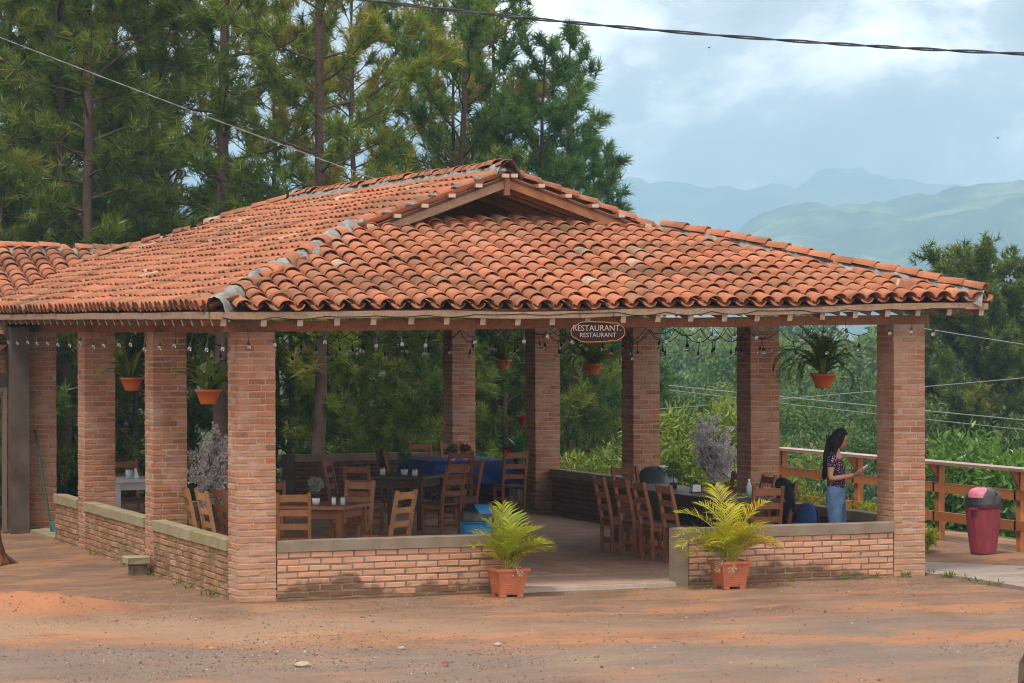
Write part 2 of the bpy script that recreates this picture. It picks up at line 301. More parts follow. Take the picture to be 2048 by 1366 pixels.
def dirt_mat():
    k = NT('red_dirt', .95, .12); p = k.pos(); y = k.sep(p, 1); x = k.sep(p, 0)
    ps = k.scale(p, (.7, 1.25, 1)); g = k.noise(95, 3, .75); s = k.noise(14, 6, .7); a = k.noise(1.3, 7, .66, ps, .3); b = k.noise(.75, 7, .66, k.scale(p, (.75, 1.5, 1)), .3)
    c = k.mix(k.ramp(a, [(.34, 0), (.62, 1)]), (.165, .082, .048), (.275, .158, .10))
    c = k.mix(k.ramp(b, [(.525, 0), (.585, 1)]), c, (.37, .158, .072))
    d = k.math('SUBTRACT', k.math('MULTIPLY', y, -1), k.math('MULTIPLY', x, .39)); wob = k.math('MULTIPLY', k.math('SUBTRACT', k.noise(.62, 7, .7, p, .3), .5), 5.0); d = k.math('MULTIPLY', k.math('ADD', d, wob), .1)
    peach = k.math('MULTIPLY', k.ramp(d, [(.08, 0), (.19, .55), (.30, .55), (.38, 0)]), k.ramp(k.math('MULTIPLY', x, .1), [(.0, 1), (.45, 0)])); c = k.mix(peach, c, (.40, .245, .145))
    org = k.math('MULTIPLY', k.ramp(d, [(.29, 0), (.345, .62), (.40, .55), (.45, 0)]), k.ramp(k.noise(1.7, 6, .7, k.scale(p, (.6, 1.6, 1))), [(.38, 0), (.56, 1)])); c = k.mix(org, c, (.42, .165, .068))
    gm = k.math('MULTIPLY', k.math('MAXIMUM', k.ramp(d, [(.36, 0), (.46, .72), (.62, .66), (.74, .2)]), k.math('MULTIPLY', k.ramp(d, [(.12, 0), (.2, .7), (.3, .5), (.34, 0)]), k.ramp(k.math('MULTIPLY', x, .1), [(.25, 0), (.5, 1)]))), k.ramp(k.noise(4.5, 6, .75), [(.30, .35), (.58, 1)]))
    c = k.mix(gm, c, k.mix(k.ramp(k.noise(60, 3, .7), [(.38, 0), (.62, 1)]), (.10, .083, .072), (.25, .215, .185)))
    bx_ = k.math('MULTIPLY', k.math('ADD', x, 2.3), .62); by_ = k.math('MULTIPLY', k.math('ADD', y, .15), 1.1); bd_ = k.math('ADD', k.math('ADD', k.math('MULTIPLY', bx_, bx_), k.math('MULTIPLY', by_, by_)), k.math('SUBTRACT', k.noise(2.5, 5, .65), .5)); c = k.mix(k.ramp(bd_, [(.25, .9), (.75, 0)]), c, (.43, .165, .075))
    sand = k.ramp(k.noise(.5, 6, .6, k.scale(p, (.55, 1.3, 1))), [(.57, 0), (.66, 1)]); c = k.mix(k.math('MULTIPLY', sand, .55), c, (.33, .225, .125))
    c = k.mix(k.math('MULTIPLY', k.ramp(g, [(.50, 0), (.66, 1)]), .5), c, (.36, .26, .185)); c = k.mix(k.math('MULTIPLY', k.ramp(g, [(.30, 1), (.44, 0)]), .55), c, (.10, .058, .038)); c = k.mix(k.math('MULTIPLY', k.ramp(s, [(.30, 1), (.44, 0)]), .45), c, (.11, .055, .032))
    c = k.mix(1.0, c, (.90, .95, .98), 'MULTIPLY'); k.col(c); k.bump(k.math('ADD', k.math('MULTIPLY', g, .7), s), .8, .025); return k.m
M_dirt = dirt_mat()
k = NT('hill_grass', .9, .1); k.col(k.ramp(k.noise(.05, 6, .6), [(.3, (.03, .05, .015)), (.7, (.07, .10, .03))])); M_hillground = k.m
k = NT('mountain_ground', .95, .05); c_ = k.ramp(k.noise(.009, 9, .68), [(.34, (.014, .032, .012)), (.48, (.05, .085, .026)), (.62, (.20, .23, .08))]); c_ = k.mix(k.math('MULTIPLY', k.ramp(k.noise(.03, 4, .6), [(.62, 0), (.70, 1)]), .7), c_, (.34, .27, .17)); k.col(c_); M_mount = k.m
def floor_mat(name, a, b):
    k = NT(name, .75, .25); t = k.rnd() ; c = k.mix(k.ramp(k.noise(2.4, 6, .6), [(.35, 0), (.65, 1)]), a, b); c = k.mix(k.math('MULTIPLY', t, .4), c, tuple(x * .65 for x in a)); c = k.mix(k.math('MULTIPLY', k.ramp(k.noise(30, 4, .7), [(.5, 0), (.75, 1)]), .35), c, (.42, .30, .22)); k.col(c); k.bump(k.noise(60, 4), .15, .004); return k.m
M_floor = floor_mat('dusty_floor', (.36, .235, .165), (.48, .335, .245)); M_ftile = floor_mat('clay_floor_tile', (.30, .18, .122), (.42, .275, .195))
k = NT('wet_concrete', .6, .4); f_ = k.noise(1.1, 5, .6, k.scale(k.pos(), (.6, 1.6, 1))); k.col(k.mix(k.ramp(f_, [(.4, 0), (.6, 1)]), (.15, .118, .095), (.24, .19, .15))); k.l(k.ramp(f_, [(.36, .12), (.46, .8)]), k.b.inputs['Roughness']); M_wet = k.m

# ------------------------------------------------------------------ ground and far land
FZ = .05                                      # pavilion floor level
W = 8.29; SP = 3.75; CW = .425                # pavilion width, column spacing, column width
def smooth(a, b, x): t = np.clip((x - a) / (b - a), 0, 1); return t * t * (3 - 2 * t)
def land(x, y):
    z = -.03 * smooth(0, 9, y) * smooth(.2, -1, x) + .05 * (fbm(x * .7, y * .7, 4, 3) - .5) * smooth(.3, 1.2, np.maximum(np.maximum(-x, -y), x - W)) + .012 * (fbm(x * 5, y * 5, 2, 9) - .5)
    z = z + .20 * np.exp(-(((x + 2.3) / 1.0) ** 2 + ((y + .15) / .55) ** 2)) * (.6 + fbm(x * 3, y * 3, 3, 5)) # bank of loose red earth, left
    drop = np.maximum(smooth(11.9, 24, x - .0 * y), smooth(17.2, 27, y)) ; drop = np.maximum(drop, 0)
    z = z - drop * (4.5 + 8 * smooth(20, 70, np.hypot(x, y)))
    dx, dy = x + 7.78, y + 28.02; dep = dx * .362 + dy * .932; lat = dx * .932 - dy * .362; ang = lat / np.maximum(dep, 1)
    rise = smooth(95, 300, dep) * np.where(dep > 60, 1, 0)
    z = z + rise * (14 + 5.5 * smooth(.02, -.1, ang)) - 50 * smooth(330, 900, dep) + 2.0 * (fbm(x * .03, y * .03, 3, 1) - .5) * smooth(60, 100, dep)
    return z
def grid_sheet(name, xs, ys, zf, mats, matf=None):
    X, Y = np.meshgrid(xs, ys); Z = zf(X, Y); V = np.stack([X, Y, Z], -1).reshape(-1, 3); nx = len(xs); ny = len(ys)
    i = (np.arange(ny - 1)[:, None] * nx + np.arange(nx - 1)[None, :]).ravel(); F = np.stack([i, i + 1, i + nx + 1, i + nx], -1)
    m = MB(); m.add(V, F); 
    if matf is not None: m.m4[0] = matf(V[F].mean(1)).astype(int)
    return m.build(name, mats, smooth=True)
def axis(a0, a1, st, far0, far1, n): 
    q = np.geomspace(1, 1 + (far1 - a1) / (st * 3), n); q2 = np.geomspace(1, 1 + (a0 - far0) / (st * 3), n)
    return np.concatenate([(a0 - (q2 - 1) * st * 3)[::-1], np.arange(a0 + st, a1, st), a1 + (q - 1) * st * 3])
g = grid_sheet('ground', axis(-5.5, 12, .07, -5500, 5500, 90), axis(-10, 6, .07, -60, 5800, 110), land, [M_dirt, M_hillground], lambda c: (np.maximum(c[:, 0] - 12.3, c[:, 1] - 17.6) > 0))
tag(g, kind='structure')
def mountain(name, zd, lat0, lat1, depth, hf, seed):
    us = np.linspace(lat0, lat1, 260); vs_ = np.linspace(0, 1, 70); U, Vv = np.meshgrid(us, vs_)
    prof = np.sin(np.clip(Vv, 0, 1) * math.pi * .5) ** .8
    H = hf(U); rug = fbm(U * .006, Vv * 6, 5, seed) - .5; rug2 = fbm(U * .03, Vv * 14, 4, seed + 3) - .5
    Z = -60 + (H + 60) * prof + rug * .7 * H * (1 - Vv ** 6 * .7) * np.minimum(1, Vv * 3) + rug2 * 16
    D = zd + Vv * depth + (fbm(U * .004, Vv * 2, 3, seed + 7) - .5) * 160 * (1 - Vv)
    fx, fy = .36225, .93207; X = -7.78 + D * fx + U * fy; Y = -28.02 + D * fy - U * fx
    V = np.stack([X, Y, Z], -1).reshape(-1, 3); back = V[-260:] + np.array([fx * 200, fy * 200, 0]); back[:, 2] = -60; V = np.concatenate([V, back])
    i = (np.arange(70)[:, None] * 260 + np.arange(259)[None, :]).ravel(); F = np.stack([i, i + 1, i + 261, i + 260], -1)
    m = MB(); m.add(V, F); return tag(m.build(name, M_mount, smooth=True), kind='structure')
mountain('mountain', 2200, -1700, 1800, 840, lambda u: 34 + 108 * smooth(100, 320, u) + 18 * smooth(390, 650, u) + 9 * (fbm(u * .011, u * 0, 5, 11) - .5) * 2 + 7 * (fbm(u * .09, u * 0, 3, 12) - .5), 21)
mountain('mountain', 4700, -3600, 3600, 1000, lambda u: 290 + 8 * (fbm(u * .0025, u * 0 + 3, 3, 17) - .5) * 2 + 18 * smooth(320, 800, u), 33)

# ------------------------------------------------------------------ pavilion
def roof_front(x, y): return 3.08 + .0117 * (x + .4) + .275 * (y + .5)
def roof_left(x, y): return 3.08 + .365 * (x + .4) + .004 * (y + .5)
def roof_right(x, y): return 3.19 + .3294 * (8.85 - x) + .004 * (y + .5)
def roof_build(x, y): return 3.24 + .344 * (y - 12.8)
RX = 4.145; YG = 2.8; YQ = 11.7; YB = 16.3
def sag(x, y): return -.035 * math.sin(math.pi * min(1, max(0, x / W))) * max(0, 1 - (y + .5) / 2.5) + .014 * math.sin(x * 2.1 + 1) * math.sin(y * 1.7)
pav = thing('pavilion', 'open brick-columned restaurant pavilion with red clay tile hip roof', 'pavilion')
def bevel_box(j=0, b=.006, seed=0):
    """unit brick 1x1x1 centred; chamfer given in absolute units of a .24x.11x.056 brick"""
    r = np.random.default_rng(seed); sz = np.array([.24, .11, .056]); B = b / sz; V = []; idx = {}
    for sx in (-1, 1):
        for sy in (-1, 1):
            for sz_ in (-1, 1):
                for ax in range(3):
                    p = np.array([sx, sy, sz_]) * (.5 - B); p[ax] = np.array([sx, sy, sz_])[ax] * .5; idx[(sx, sy, sz_, ax)] = len(V); V.append(p + r.normal(0, 1, 3) * j / sz)
    F4 = []; F3 = []
    S = (-1, 1)
    for ax in range(3):
        o = [a for a in range(3) if a != ax]
        for s in S:
            q = []
            for a, b_ in ((-1, -1), (1, -1), (1, 1), (-1, 1)):
                k_ = [0, 0, 0]; k_[ax] = s; k_[o[0]] = a; k_[o[1]] = b_; q.append(idx[(*k_, ax)])
            if (s > 0) != (ax != 1): q = q[::-1]
            F4.append(q)
    for ax in range(3):           # edges along ax
        o = [a for a in range(3) if a != ax]
        for a in S:
            for b_ in S:
                def kk(t, f): k_ = [0, 0, 0]; k_[ax] = t; k_[o[0]] = a; k_[o[1]] = b_; return idx[(*k_, f)]
                F4.append([kk(-1, o[0]), kk(1, o[0]), kk(1, o[1]), kk(-1, o[1])])
    for sx in S:
        for sy in S:
            for sz_ in S: F3.append([idx[(sx, sy, sz_, a)] for a in range(3)])
    return np.array(V), np.array(F4), np.array(F3)
BRV = [bevel_box(.0016, .006, s) for s in range(7)]
def brick_meshes(mat):
    L_ = []
    for V, F4, F3 in BRV:
        m = MB(); m.add(V, F4); m.f3.append(F3); m.t3.append(np.full(8, .5)); m.m3.append(np.zeros(8, int)); L_.append(m.mesh('brick', mat))
    return L_
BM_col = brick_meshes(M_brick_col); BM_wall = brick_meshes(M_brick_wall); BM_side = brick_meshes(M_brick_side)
def put_brick(meshes, parent, c, d, rz=0):
    o = inst('brick', random.choice(meshes), parent, c, (random.gauss(0, .004), random.gauss(0, .004), rz + random.gauss(0, .006)), d); return o
def joined_brick(m, c, d, rz=0):
    V, F4, F3 = random.choice(BRV); V = V * np.array(d); V = xf(rotz(rz + random.gauss(0, .006), c), V); t = random.random()
    m.add(V, F4, t); m.f3.append(F3 + m.n - len(V)); m.t3.append(np.full(8, t)); m.m3.append(np.zeros(8, int))
CH = .070; BD = .118; BH = .0565
def column(px, py, z1, single, label=None, z0=0.0):
    p = bpy.data.objects.new('brick_column', None); link(p, pav); p.location = (px, py, 0)
    core = MB().box(.0095, CW - .0095, .0095, CW - .0095, z0 - .1, z1); core.build('mortar_core', M_mortar, p)
    jm = MB(); n = int((z1 - z0) / CH)
    for i in range(n):
        z = z0 + (i + .5) * CH; a = CW; e = i % 2; L_ = []
        g_ = .011
        h1 = a / 2 + random.uniform(-.05, .05)
        def P(cx, cy, lx, ly, vis): L_.append((cx, cy, lx - g_, ly - g_, vis))
        if e == 0:
            P(h1 / 2, BD / 2, h1, BD, True); P((a + h1) / 2, BD / 2, a - h1, BD, True)
            P(h1 / 2, a - BD / 2, h1, BD, False); P((a + h1) / 2, a - BD / 2, a - h1, BD, False)
            P(BD / 2, a / 2, BD, a - 2 * BD, True); P(a - BD / 2, a / 2, BD, a - 2 * BD, False)
        else:
            P(BD / 2, h1 / 2, BD, h1, True); P(BD / 2, (a + h1) / 2, BD, a - h1, True)
            P(a - BD / 2, h1 / 2, BD, h1, True); P(a - BD / 2, (a + h1) / 2, BD, a - h1, False)
            P(a / 2, BD / 2, a - 2 * BD, BD, True); P(a / 2, a - BD / 2, a - 2 * BD, BD, False)
        for (cx, cy, lx, ly, vis) in L_:
            r = 0 if lx >= ly else math.pi / 2; d = (max(lx, ly), min(lx, ly), BH + random.uniform(-.003, .003))
            c = (cx + random.uniform(-.003, .003), cy + random.uniform(-.004, .002), z + random.uniform(-.002, .002))
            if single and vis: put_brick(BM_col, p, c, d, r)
            else: joined_brick(jm, c, d, r)
    o = jm.build('brickwork', M_brick_col_j, p); tag(o, kind='stuff')
    return p
cols = []
CT = 2.87
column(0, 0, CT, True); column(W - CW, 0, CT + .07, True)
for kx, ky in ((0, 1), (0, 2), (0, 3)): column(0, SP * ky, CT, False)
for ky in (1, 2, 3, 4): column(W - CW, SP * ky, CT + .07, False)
# --- low walls: each is a thing of its own
def low_wall(label, a, b, z1, mats, mortar, capm, single, face, endpost=None, thick=.14, z0=-.04, floorz=None):
    """wall from a to b (x,y of the outer bottom line); inner side to the left of a->b if face=1"""
    a = np.array(a, float); b = np.array(b, float); d = b - a; Ln = np.linalg.norm(d); ang = math.atan2(d[1], d[0])
    t = thing('low_brick_wall', label, 'wall', (a[0], a[1], 0), ang); t['kind'] = 'thing'
    cap_h = .12; top = z1 - cap_h
    MB().box(.004, Ln - .004, .0075, thick - .0075, z0 - .1, top - .004).build('mortar_core', mortar, t)
    # cast cap with slightly worn edges
    cm = MB(); n = max(6, int(Ln / .22)); xs = np.linspace(.003, Ln - .003, n); V = []
    for i, x in enumerate(xs):
        q = [(-.014, top), (-.016, z1 - .006), (-.010, z1), (thick + .010, z1), (thick + .016, z1 - .006), (thick + .014, top)]
        V += [(x, yy + random.uniform(-.002, .002), zz + random.uniform(-.003, .003)) for yy, zz in q]
    F = [(i * 6 + j, (i + 1) * 6 + j, (i + 1) * 6 + (j + 1) % 6, i * 6 + (j + 1) % 6) for i in range(n - 1) for j in range(6)]
    cm.add(V, F); cm.add(V[:6], [(0, 1, 2, 3)]); cm.add(V[:6], [(0, 3, 4, 5)]); cm.add(V[-6:], [(0, 3, 2, 1)]); cm.add(V[-6:], [(0, 5, 4, 3)])
    cm.build('cap', capm, t)
    x0 = 0
    if endpost == 'start': MB().box(.0, .16, -.014, thick + .014, z0, top + .002).build('end_post', M_cap, t); x0 = .165
    nrow = int((top - z0) / CH + .5); rh = (top - z0) / nrow; bl = .243; jm = MB()
    for r in range(nrow):
        x = x0 - (bl / 2 if r % 2 else 0) + random.uniform(-.01, .01); z = z0 + (r + .5) * rh
        while x < Ln - .02:
            s = max(x, x0) + .005; e = min(x + bl, Ln) - .007; 
            if e - s > .03:
                dd = (e - s, thick - .004 + random.uniform(-.004, .004), rh - .012 + random.uniform(-.003, .003)); c = ((s + e) / 2, thick / 2 + random.uniform(-.003, .003), z + random.uniform(-.003, .003))
                if single: put_brick(mats, t, c, dd)
                else: joined_brick(jm, c, dd)
            x += bl + random.uniform(-.006, .006)
    if not single: tag(jm.build('brickwork', mats, t), kind='stuff')
    return t
HC = .646
low_wall('pale brick low front wall left of the entrance', (CW, 0), (3.0, 0), HC, BM_wall, M_mortar_wall, M_cap, True, 1)
low_wall('stained low brick front wall right of the entrance behind planter', (5.07, 0), (W - CW, 0), HC, BM_wall, M_mortar_wall, M_cap, True, 1, 'start')
low_wall('mossy low side wall between the two nearest left columns', (.0, SP), (.0, CW), HC, BM_side, M_mortar_dark, M_cap_moss, True, 1)
low_wall('mossy low side wall behind the small stone block', (.0, 2 * SP), (.0, SP + CW), HC, BM_side, M_mortar_dark, M_cap_moss, True, 1)
low_wall('short mossy wall end beside the left doorway', (.0, 9.4), (.0, 2 * SP + CW), HC, BM_side, M_mortar_dark, M_cap_moss, True, 1)
RL = ['low dark wall beside the standing person', 'low dark wall behind the long table', 'low dark inner wall just right of the middle aisle', 'low wall behind the blue covered table on its right']
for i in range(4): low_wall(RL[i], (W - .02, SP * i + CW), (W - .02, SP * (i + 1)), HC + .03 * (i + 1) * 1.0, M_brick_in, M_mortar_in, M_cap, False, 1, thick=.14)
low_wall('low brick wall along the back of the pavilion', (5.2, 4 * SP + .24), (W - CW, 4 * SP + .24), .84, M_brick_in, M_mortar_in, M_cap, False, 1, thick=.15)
MB().box(5.02, 5.195, 4 * SP + .22, 4 * SP + .41, 0, .845).build('end_post', M_conc_dark, pav)
# --- floor
fl = MB().box(.16, W - .17, .02, 4 * SP + .4, -.3, FZ); o = fl.build('floor', M_floor); tag(o, kind='structure')
MB().box(3.005, 5.065, -.05, .018, -.3, FZ - .006).build('threshold', M_conc, o)
tm = MB(); V, F4, F3 = bevel_box(0, .003, 3); m_ = MB(); m_.add(V, F4); m_.f3.append(F3); m_.t3.append(np.full(8, .5)); m_.m3.append(np.zeros(8, int)); ft = m_.mesh('floor_tile', M_ftile); jm = MB()
for i in range(26):
    for j in range(46):
        x = .35 + i * .3; y = 1.25 + j * .3; c = (x + .15, y + .15, FZ + .001)
        if 3.0 < x < 6.0 and y < 9.7: inst('floor_tile', ft, o, c, (0, 0, 0), (.292, .292, .02))
        else: jm.add(V * np.array((.292, .292, .02)) + np.array(c), F4, random.random())
tag(jm.build('floor_tiling', M_ftile, o), kind='stuff')
# --- roof tiles
def cover_tile(L_=.335, r0=.100, r1=.082, seg=8, th=.013, full=True):
    a = np.linspace(math.radians(4), math.radians(176), seg + 1); m = MB(); V = []
    for y, r in ((0, r0), (L_, r1)):
        for rr in (r, r - th): V += [(rr * math.cos(t), y, rr * math.sin(t) * .82) for t in a]
    n = seg + 1; F = []
    for i in range(seg):
        F.append((i, i + 1, 2 * n + i + 1, 2 * n + i))
        F.append((i, n + i, n + i + 1, i + 1))
        if full: F.append((n + i, 3 * n + i, 3 * n + i + 1, n + i + 1))
    return np.array(V), np.array(F)
TV, TF = cover_tile(); TVl, TFl = cover_tile(seg=5)
def chan():
    a = np.linspace(math.radians(185), math.radians(355), 6); V = [(.085 * math.cos(t), y, .085 + .085 * math.sin(t) * .8) for y in (0, .335) for t in a]
    F = [(i, i + 1, 6 + i + 1, 6 + i) for i in range(5)]; return np.array(V), np.array(F)
CV, CF = chan()
tms = MB(); tms.add(TV, TF); TILE = tms.mesh('roof_tile', M_tile, True)
TILES = [TILE]
for s_ in (1, 2, 3):
    q = MB(); v = TV * np.array((1 + .03 * (s_ - 2), 1, 1 + .05 * (s_ - 2))); v = v + np.random.default_rng(s_).normal(0, .0012, v.shape); q.add(v, TF); TILES.append(q.mesh('roof_tile', M_tile, True))
PIT = .2245; EXP = .262
def lay(O, ex, up, nrows, ncols, inside, single=None, jm=None, cm=None, low=False, jit=1, pitch=PIT):
    ex = unit(ex); up = unit(up); nn = np.cross(ex, up); lst = []
    for i in range(ncols):
        cjit = random.uniform(-.008, .008)
        for j in range(nrows):
            p = np.array(O) + ex * ((i + .5) * pitch + cjit) + up * (j * EXP + random.uniform(-.018, .018) * jit)
            q = p + up * .13
            if not inside(q[0], q[1], j, i): continue
            dz = sag(q[0], q[1])
            ra = random.gauss(0, .018) * jit; e2 = ex * math.cos(ra) + up * math.sin(ra); u2 = up * math.cos(ra) - ex * math.sin(ra)
            u2 = unit(u2 - nn * .055); n2 = np.cross(e2, u2)
            M = frame(p + nn * (.062 + random.uniform(-.004, .006)) + np.array((0, 0, dz)), e2, u2, n2)
            if single is not None and single(q[0], q[1], j, i): lst.append(M)
            else: jm.add(xf(M, TVl if low else TV), TFl if low else TF, random.random())
            if cm is not None:
                pc = p + ex * pitch / 2 + nn * .005 + np.array((0, 0, dz)); uc = unit(up - nn * .04)
                cm.add(xf(frame(pc, ex, uc, np.cross(ex, uc)), CV), CF, random.random())
    return lst
hipL = lambda x, y: roof_left(x, y) - roof_front(x, y)      # >0: on the front slope
hipR = lambda x, y: roof_right(x, y) - roof_front(x, y)
def in_front(x, y, j, i): return hipL(x, y) > .02 and hipR(x, y) > .02 and y < 3.3 and (y < YG + .2 or 2.3 < x < 6.05)
jm = MB(); cm = MB()
upf = (0, 1, .275); ncf = int(9.25 / PIT)
exf = (1, 0, .0117)
mats_f = lay((-.40, -.50, roof_front(-.4, -.5)), exf, upf, 16, ncf, in_front, lambda x, y, j, i: True, jm, cm)
mats_f.sort(key=lambda M: M[1, 3])
roof = bpy.data.objects.new('roof', None); link(roof, pav)
for kq, M in enumerate(mats_f):
    if kq < 300:
        o = bpy.data.objects.new('roof_tile', random.choice(TILES)); o.matrix_local = Matrix(M.tolist()); link(o, roof)
    else: jm.add(xf(M, TV), TF, random.random())
ZB = lambda x, y: roof_build(x, y)
def in_left(x, y, j, i):
    if x > RX - .05: return False
    if y < YG and hipL(x, y) > -.01: return False
    if y > YQ and (x + .4) > (YB - y) * 4.545 / (YB - YQ): return False
    if y < 15.4 and ZB(x, y) > roof_left(x, y) - .0 and y > 12.6: return False
    return True
ul = unit((1, 0, .365))
lay((-.40, YB, 3.08 + .067), (0, -1, -.004), ul, 19, int((YB + .5) / PIT), in_left, None, jm, cm)
tag(jm.build('roof_tiling', M_tile_j, roof, True), kind='stuff')
# far slopes, away from the camera
jm = MB()
lay((8.85, -.5, 3.19), (0, 1, .004), unit((-1, 0, .3294)), 20, int(16.8 / PIT), lambda x, y, j, i: x > RX + .05 and not (y < YG and hipR(x, y) > -.01) and not (y > YQ and (8.85 - x) > (YB - y) * 4.705 / (YB - YQ)), None, jm, cm, low=True)
lay((8.85, YB, 3.12), (-1, 0, 0), unit((0, -1, .365)), 19, int(9.25 / PIT), lambda x, y, j, i: y > YQ and (x + .4) > (YB - y) * .99 and (8.85 - x) > (YB - y) * 1.02, None, jm, cm, low=True)
tag(jm.build('far_roof_tiling', M_tile_j, roof, True), kind='stuff')
tag(cm.build('channel_tiling', M_tile_j, roof, True), kind='stuff')
# deck boards under the tiles
def slab(m, pts, th=.03, tint=.5):
    P = np.array(pts, float); Q = P - np.array((0, 0, th)); n = len(P)
    V = np.concatenate([P, Q]); 
    if n == 3: m.add(V, [(0, 1, 2), (5, 4, 3)], tint)
    else: m.add(V, [(0, 1, 2, 3), (7, 6, 5, 4)], tint)
    m.add(V, [(i, n + i, n + (i + 1) % n, (i + 1) % n) for i in range(n)], tint)
dk = MB(); E_ = .012
A_ = (-.36, -.46, roof_front(-.36, -.46) - E_); B_ = (8.80, -.46, roof_front(8.8, -.46) - E_); G1 = (2.22, YG + .1, roof_front(2.22, YG + .1) - E_); G2 = (6.12, YG + .1, roof_front(6.12, YG + .1) - E_)
slab(dk, [A_, B_, G2, G1]); slab(dk, [(2.42, YG + .1, G1[2]), (5.93, YG + .1, G2[2]), (5.7, 3.55, roof_front(5.7, 3.55) - E_), (2.6, 3.55, roof_front(2.6, 3.55) - E_)])
q = lambda x, y: (x, y, roof_left(x, y) - E_ - .004)
slab(dk, [q(-.36, -.46), q(2.15, YG), q(2.6, YQ + 1.3), q(-.36, YB - .1)]); slab(dk, [q(2.15, YG), q(RX, YG), q(RX, YQ), q(2.6, YQ + 1.3)])
q = lambda x, y: (x, y, roof_right(x, y) - E_ - .004)
slab(dk, [q(8.80, YB - .1), q(5.8, YQ + 1.3), q(6.2, YG), q(8.80, -.46)]); slab(dk, [q(5.8, YQ + 1.3), q(RX, YQ), q(RX, YG), q(6.2, YG)])
q = lambda x, y: (x, y, 3.12 + .365 * (YB - y) - E_ - .004)
slab(dk, [q(8.8, YB - .05), q(-.36, YB - .05), q(2.6, YQ + 1.4), q(5.8, YQ + 1.4)]); slab(dk, [q(5.8, YQ + 1.4), q(2.6, YQ + 1.4), q(RX, YQ)])
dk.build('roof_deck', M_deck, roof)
# hip and ridge: mortar bed with cover tiles in it
def hip_line(pts, tiles, seed, wd=.12, hgt=.10, cover=1.0, tl=.33):
    r = np.random.default_rng(seed); P = np.array(pts, float); d = P[-1] - P[0]; Ln = np.linalg.norm(d); n = int(Ln / .045); m = MB()
    t = np.linspace(0, 1, n); C = P[0] + t[:, None] * d + np.array([[0, 0, sag(*(P[0] + s * d)[:2])] for s in t]); side = unit(np.cross(d, (0, 0, 1))); k_ = 9; V = []
    a = np.linspace(-1, 1, k_); hn = fbm(t * Ln * 4.3, t * 0 + seed + 9, 3, seed); w1 = wd * (.8 + .6 * fbm(t * Ln * 3.1, t * 0 + seed, 3, seed)); w2 = wd * (.8 + .6 * fbm(t * Ln * 3.1 + 50, t * 0 + seed, 3, seed))
    for i in range(n):
        ww = np.where(a < 0, w1[i], w2[i]); h = hgt * (1 - a ** 2) * (.65 + .6 * hn[i]) + .05 * (vnoise(a * 2.2 + 7, t[i] * Ln * 7 + a * 0, seed) - .5) - .05 * a ** 4 * 1.6
        V.append(C[i] + side * (a * ww)[:, None] + np.array((0, 0, 1)) * h[:, None] + r.normal(0, .007, (k_, 3)))
    V = np.concatenate(V); F = [(i * k_ + j, i * k_ + j + 1, (i + 1) * k_ + j + 1, (i + 1) * k_ + j) for i in range(n - 1) for j in range(k_ - 1)]
    m.add(V, F); m.build('ridge_mortar', M_cement, roof, True)
    if tiles:
        s = .02
        while s < Ln - .2:
            if r.random() < cover:
                p = P[0] + unit(d) * s; p[2] += sag(p[0], p[1]) + tiles + r.normal(0, .006); u = unit(unit(d) + r.normal(0, .02, 3)) ; u = unit(u - np.array((0, 0, .03))); x_ = -unit(np.cross(u, (0, 0, 1))); 
                o = bpy.data.objects.new('ridge_tile', random.choice(TILES)); o.matrix_local = Matrix(frame(p, -x_, u, np.cross(-x_, u)).tolist()); o.scale = (1.1, 1, 1.0); link(o, roof)
            s += tl * r.uniform(.78, .92)
hipP = lambda x, y, f: (x, y, f(x, y) + .055)
hl = lambda y: (.275 * (y + .5)) / (.365 - .0117) - .4
hip_line([hipP(hl(-.47), -.47, roof_front), hipP(hl(YG), YG, roof_front)], .045, 5, .125, .12, .5)
hr = lambda y: (3.19 + .3294 * 8.85 - 3.08 - .0047 - .275 * (y + .5)) / (.3294 + .0117)
hip_line([hipP(hr(-.47), -.47, roof_front), hipP(hr(YG), YG, roof_front)], .085, 6, .15, .10, 1.0)
hip_line([(RX, YG - .05, roof_left(RX, YG) + .05), (RX, YQ, roof_left(RX, YQ) + .06)], .075, 8, .16, .10, .95)
hip_line([(-.40, YB, 3.15 + .05), (RX, YQ, roof_left(RX, YQ) + .05)], .07, 9, .12, .09, .8)
hip_line([(8.85, YB, 3.2), (RX, YQ, roof_left(RX, YQ) + .05)], .07, 10, .12, .09, .8)
# --- rafters, fascia, beams
for i in range(23):
    x = -.26 + i * .41 + random.uniform(-.012, .012); y1 = min(2.6, max(.5, (x + .4) / .78 - .6), max(.5, (8.85 - x) / .93 - .6))
    z0 = roof_front(x, -.44) + sag(x, -.44) - .115; z1 = roof_front(x, y1) - .115
    MB().bar((x, -.44 + random.uniform(-.015, .02), z0), (x, y1, z1), .062, .095, random.random(), 0, 1).build('rafter', [M_raft, M_end], roof)
for i in range(38):
    y = -.22 + i * .41 + random.uniform(-.012, .012); x1 = max(.5, min(RX - .1, (y + .5) * .775 - .5)) if y < YG else RX - .12
    if y > YQ: x1 = min(x1, (YB - y) * .95 - .5)
    if x1 < 0: continue
    MB().bar((-.345, y, roof_left(-.345, y) - .12), (x1, y, roof_left(x1, y) - .12), .062, .095, random.random(), 0, 1).build('rafter', [M_raft, M_end], roof)
for i in range(38):
    y = -.22 + i * .41; x1 = min(7.8, max(RX + .12, 8.85 - (y + .5) * .9)) if y < YG else RX + .12
    MB().bar((8.79, y, roof_right(8.79, y) - .12), (x1, y, roof_right(x1, y) - .12), .062, .095, random.random(), 0, 1).build('rafter', [M_raft, M_end], roof)
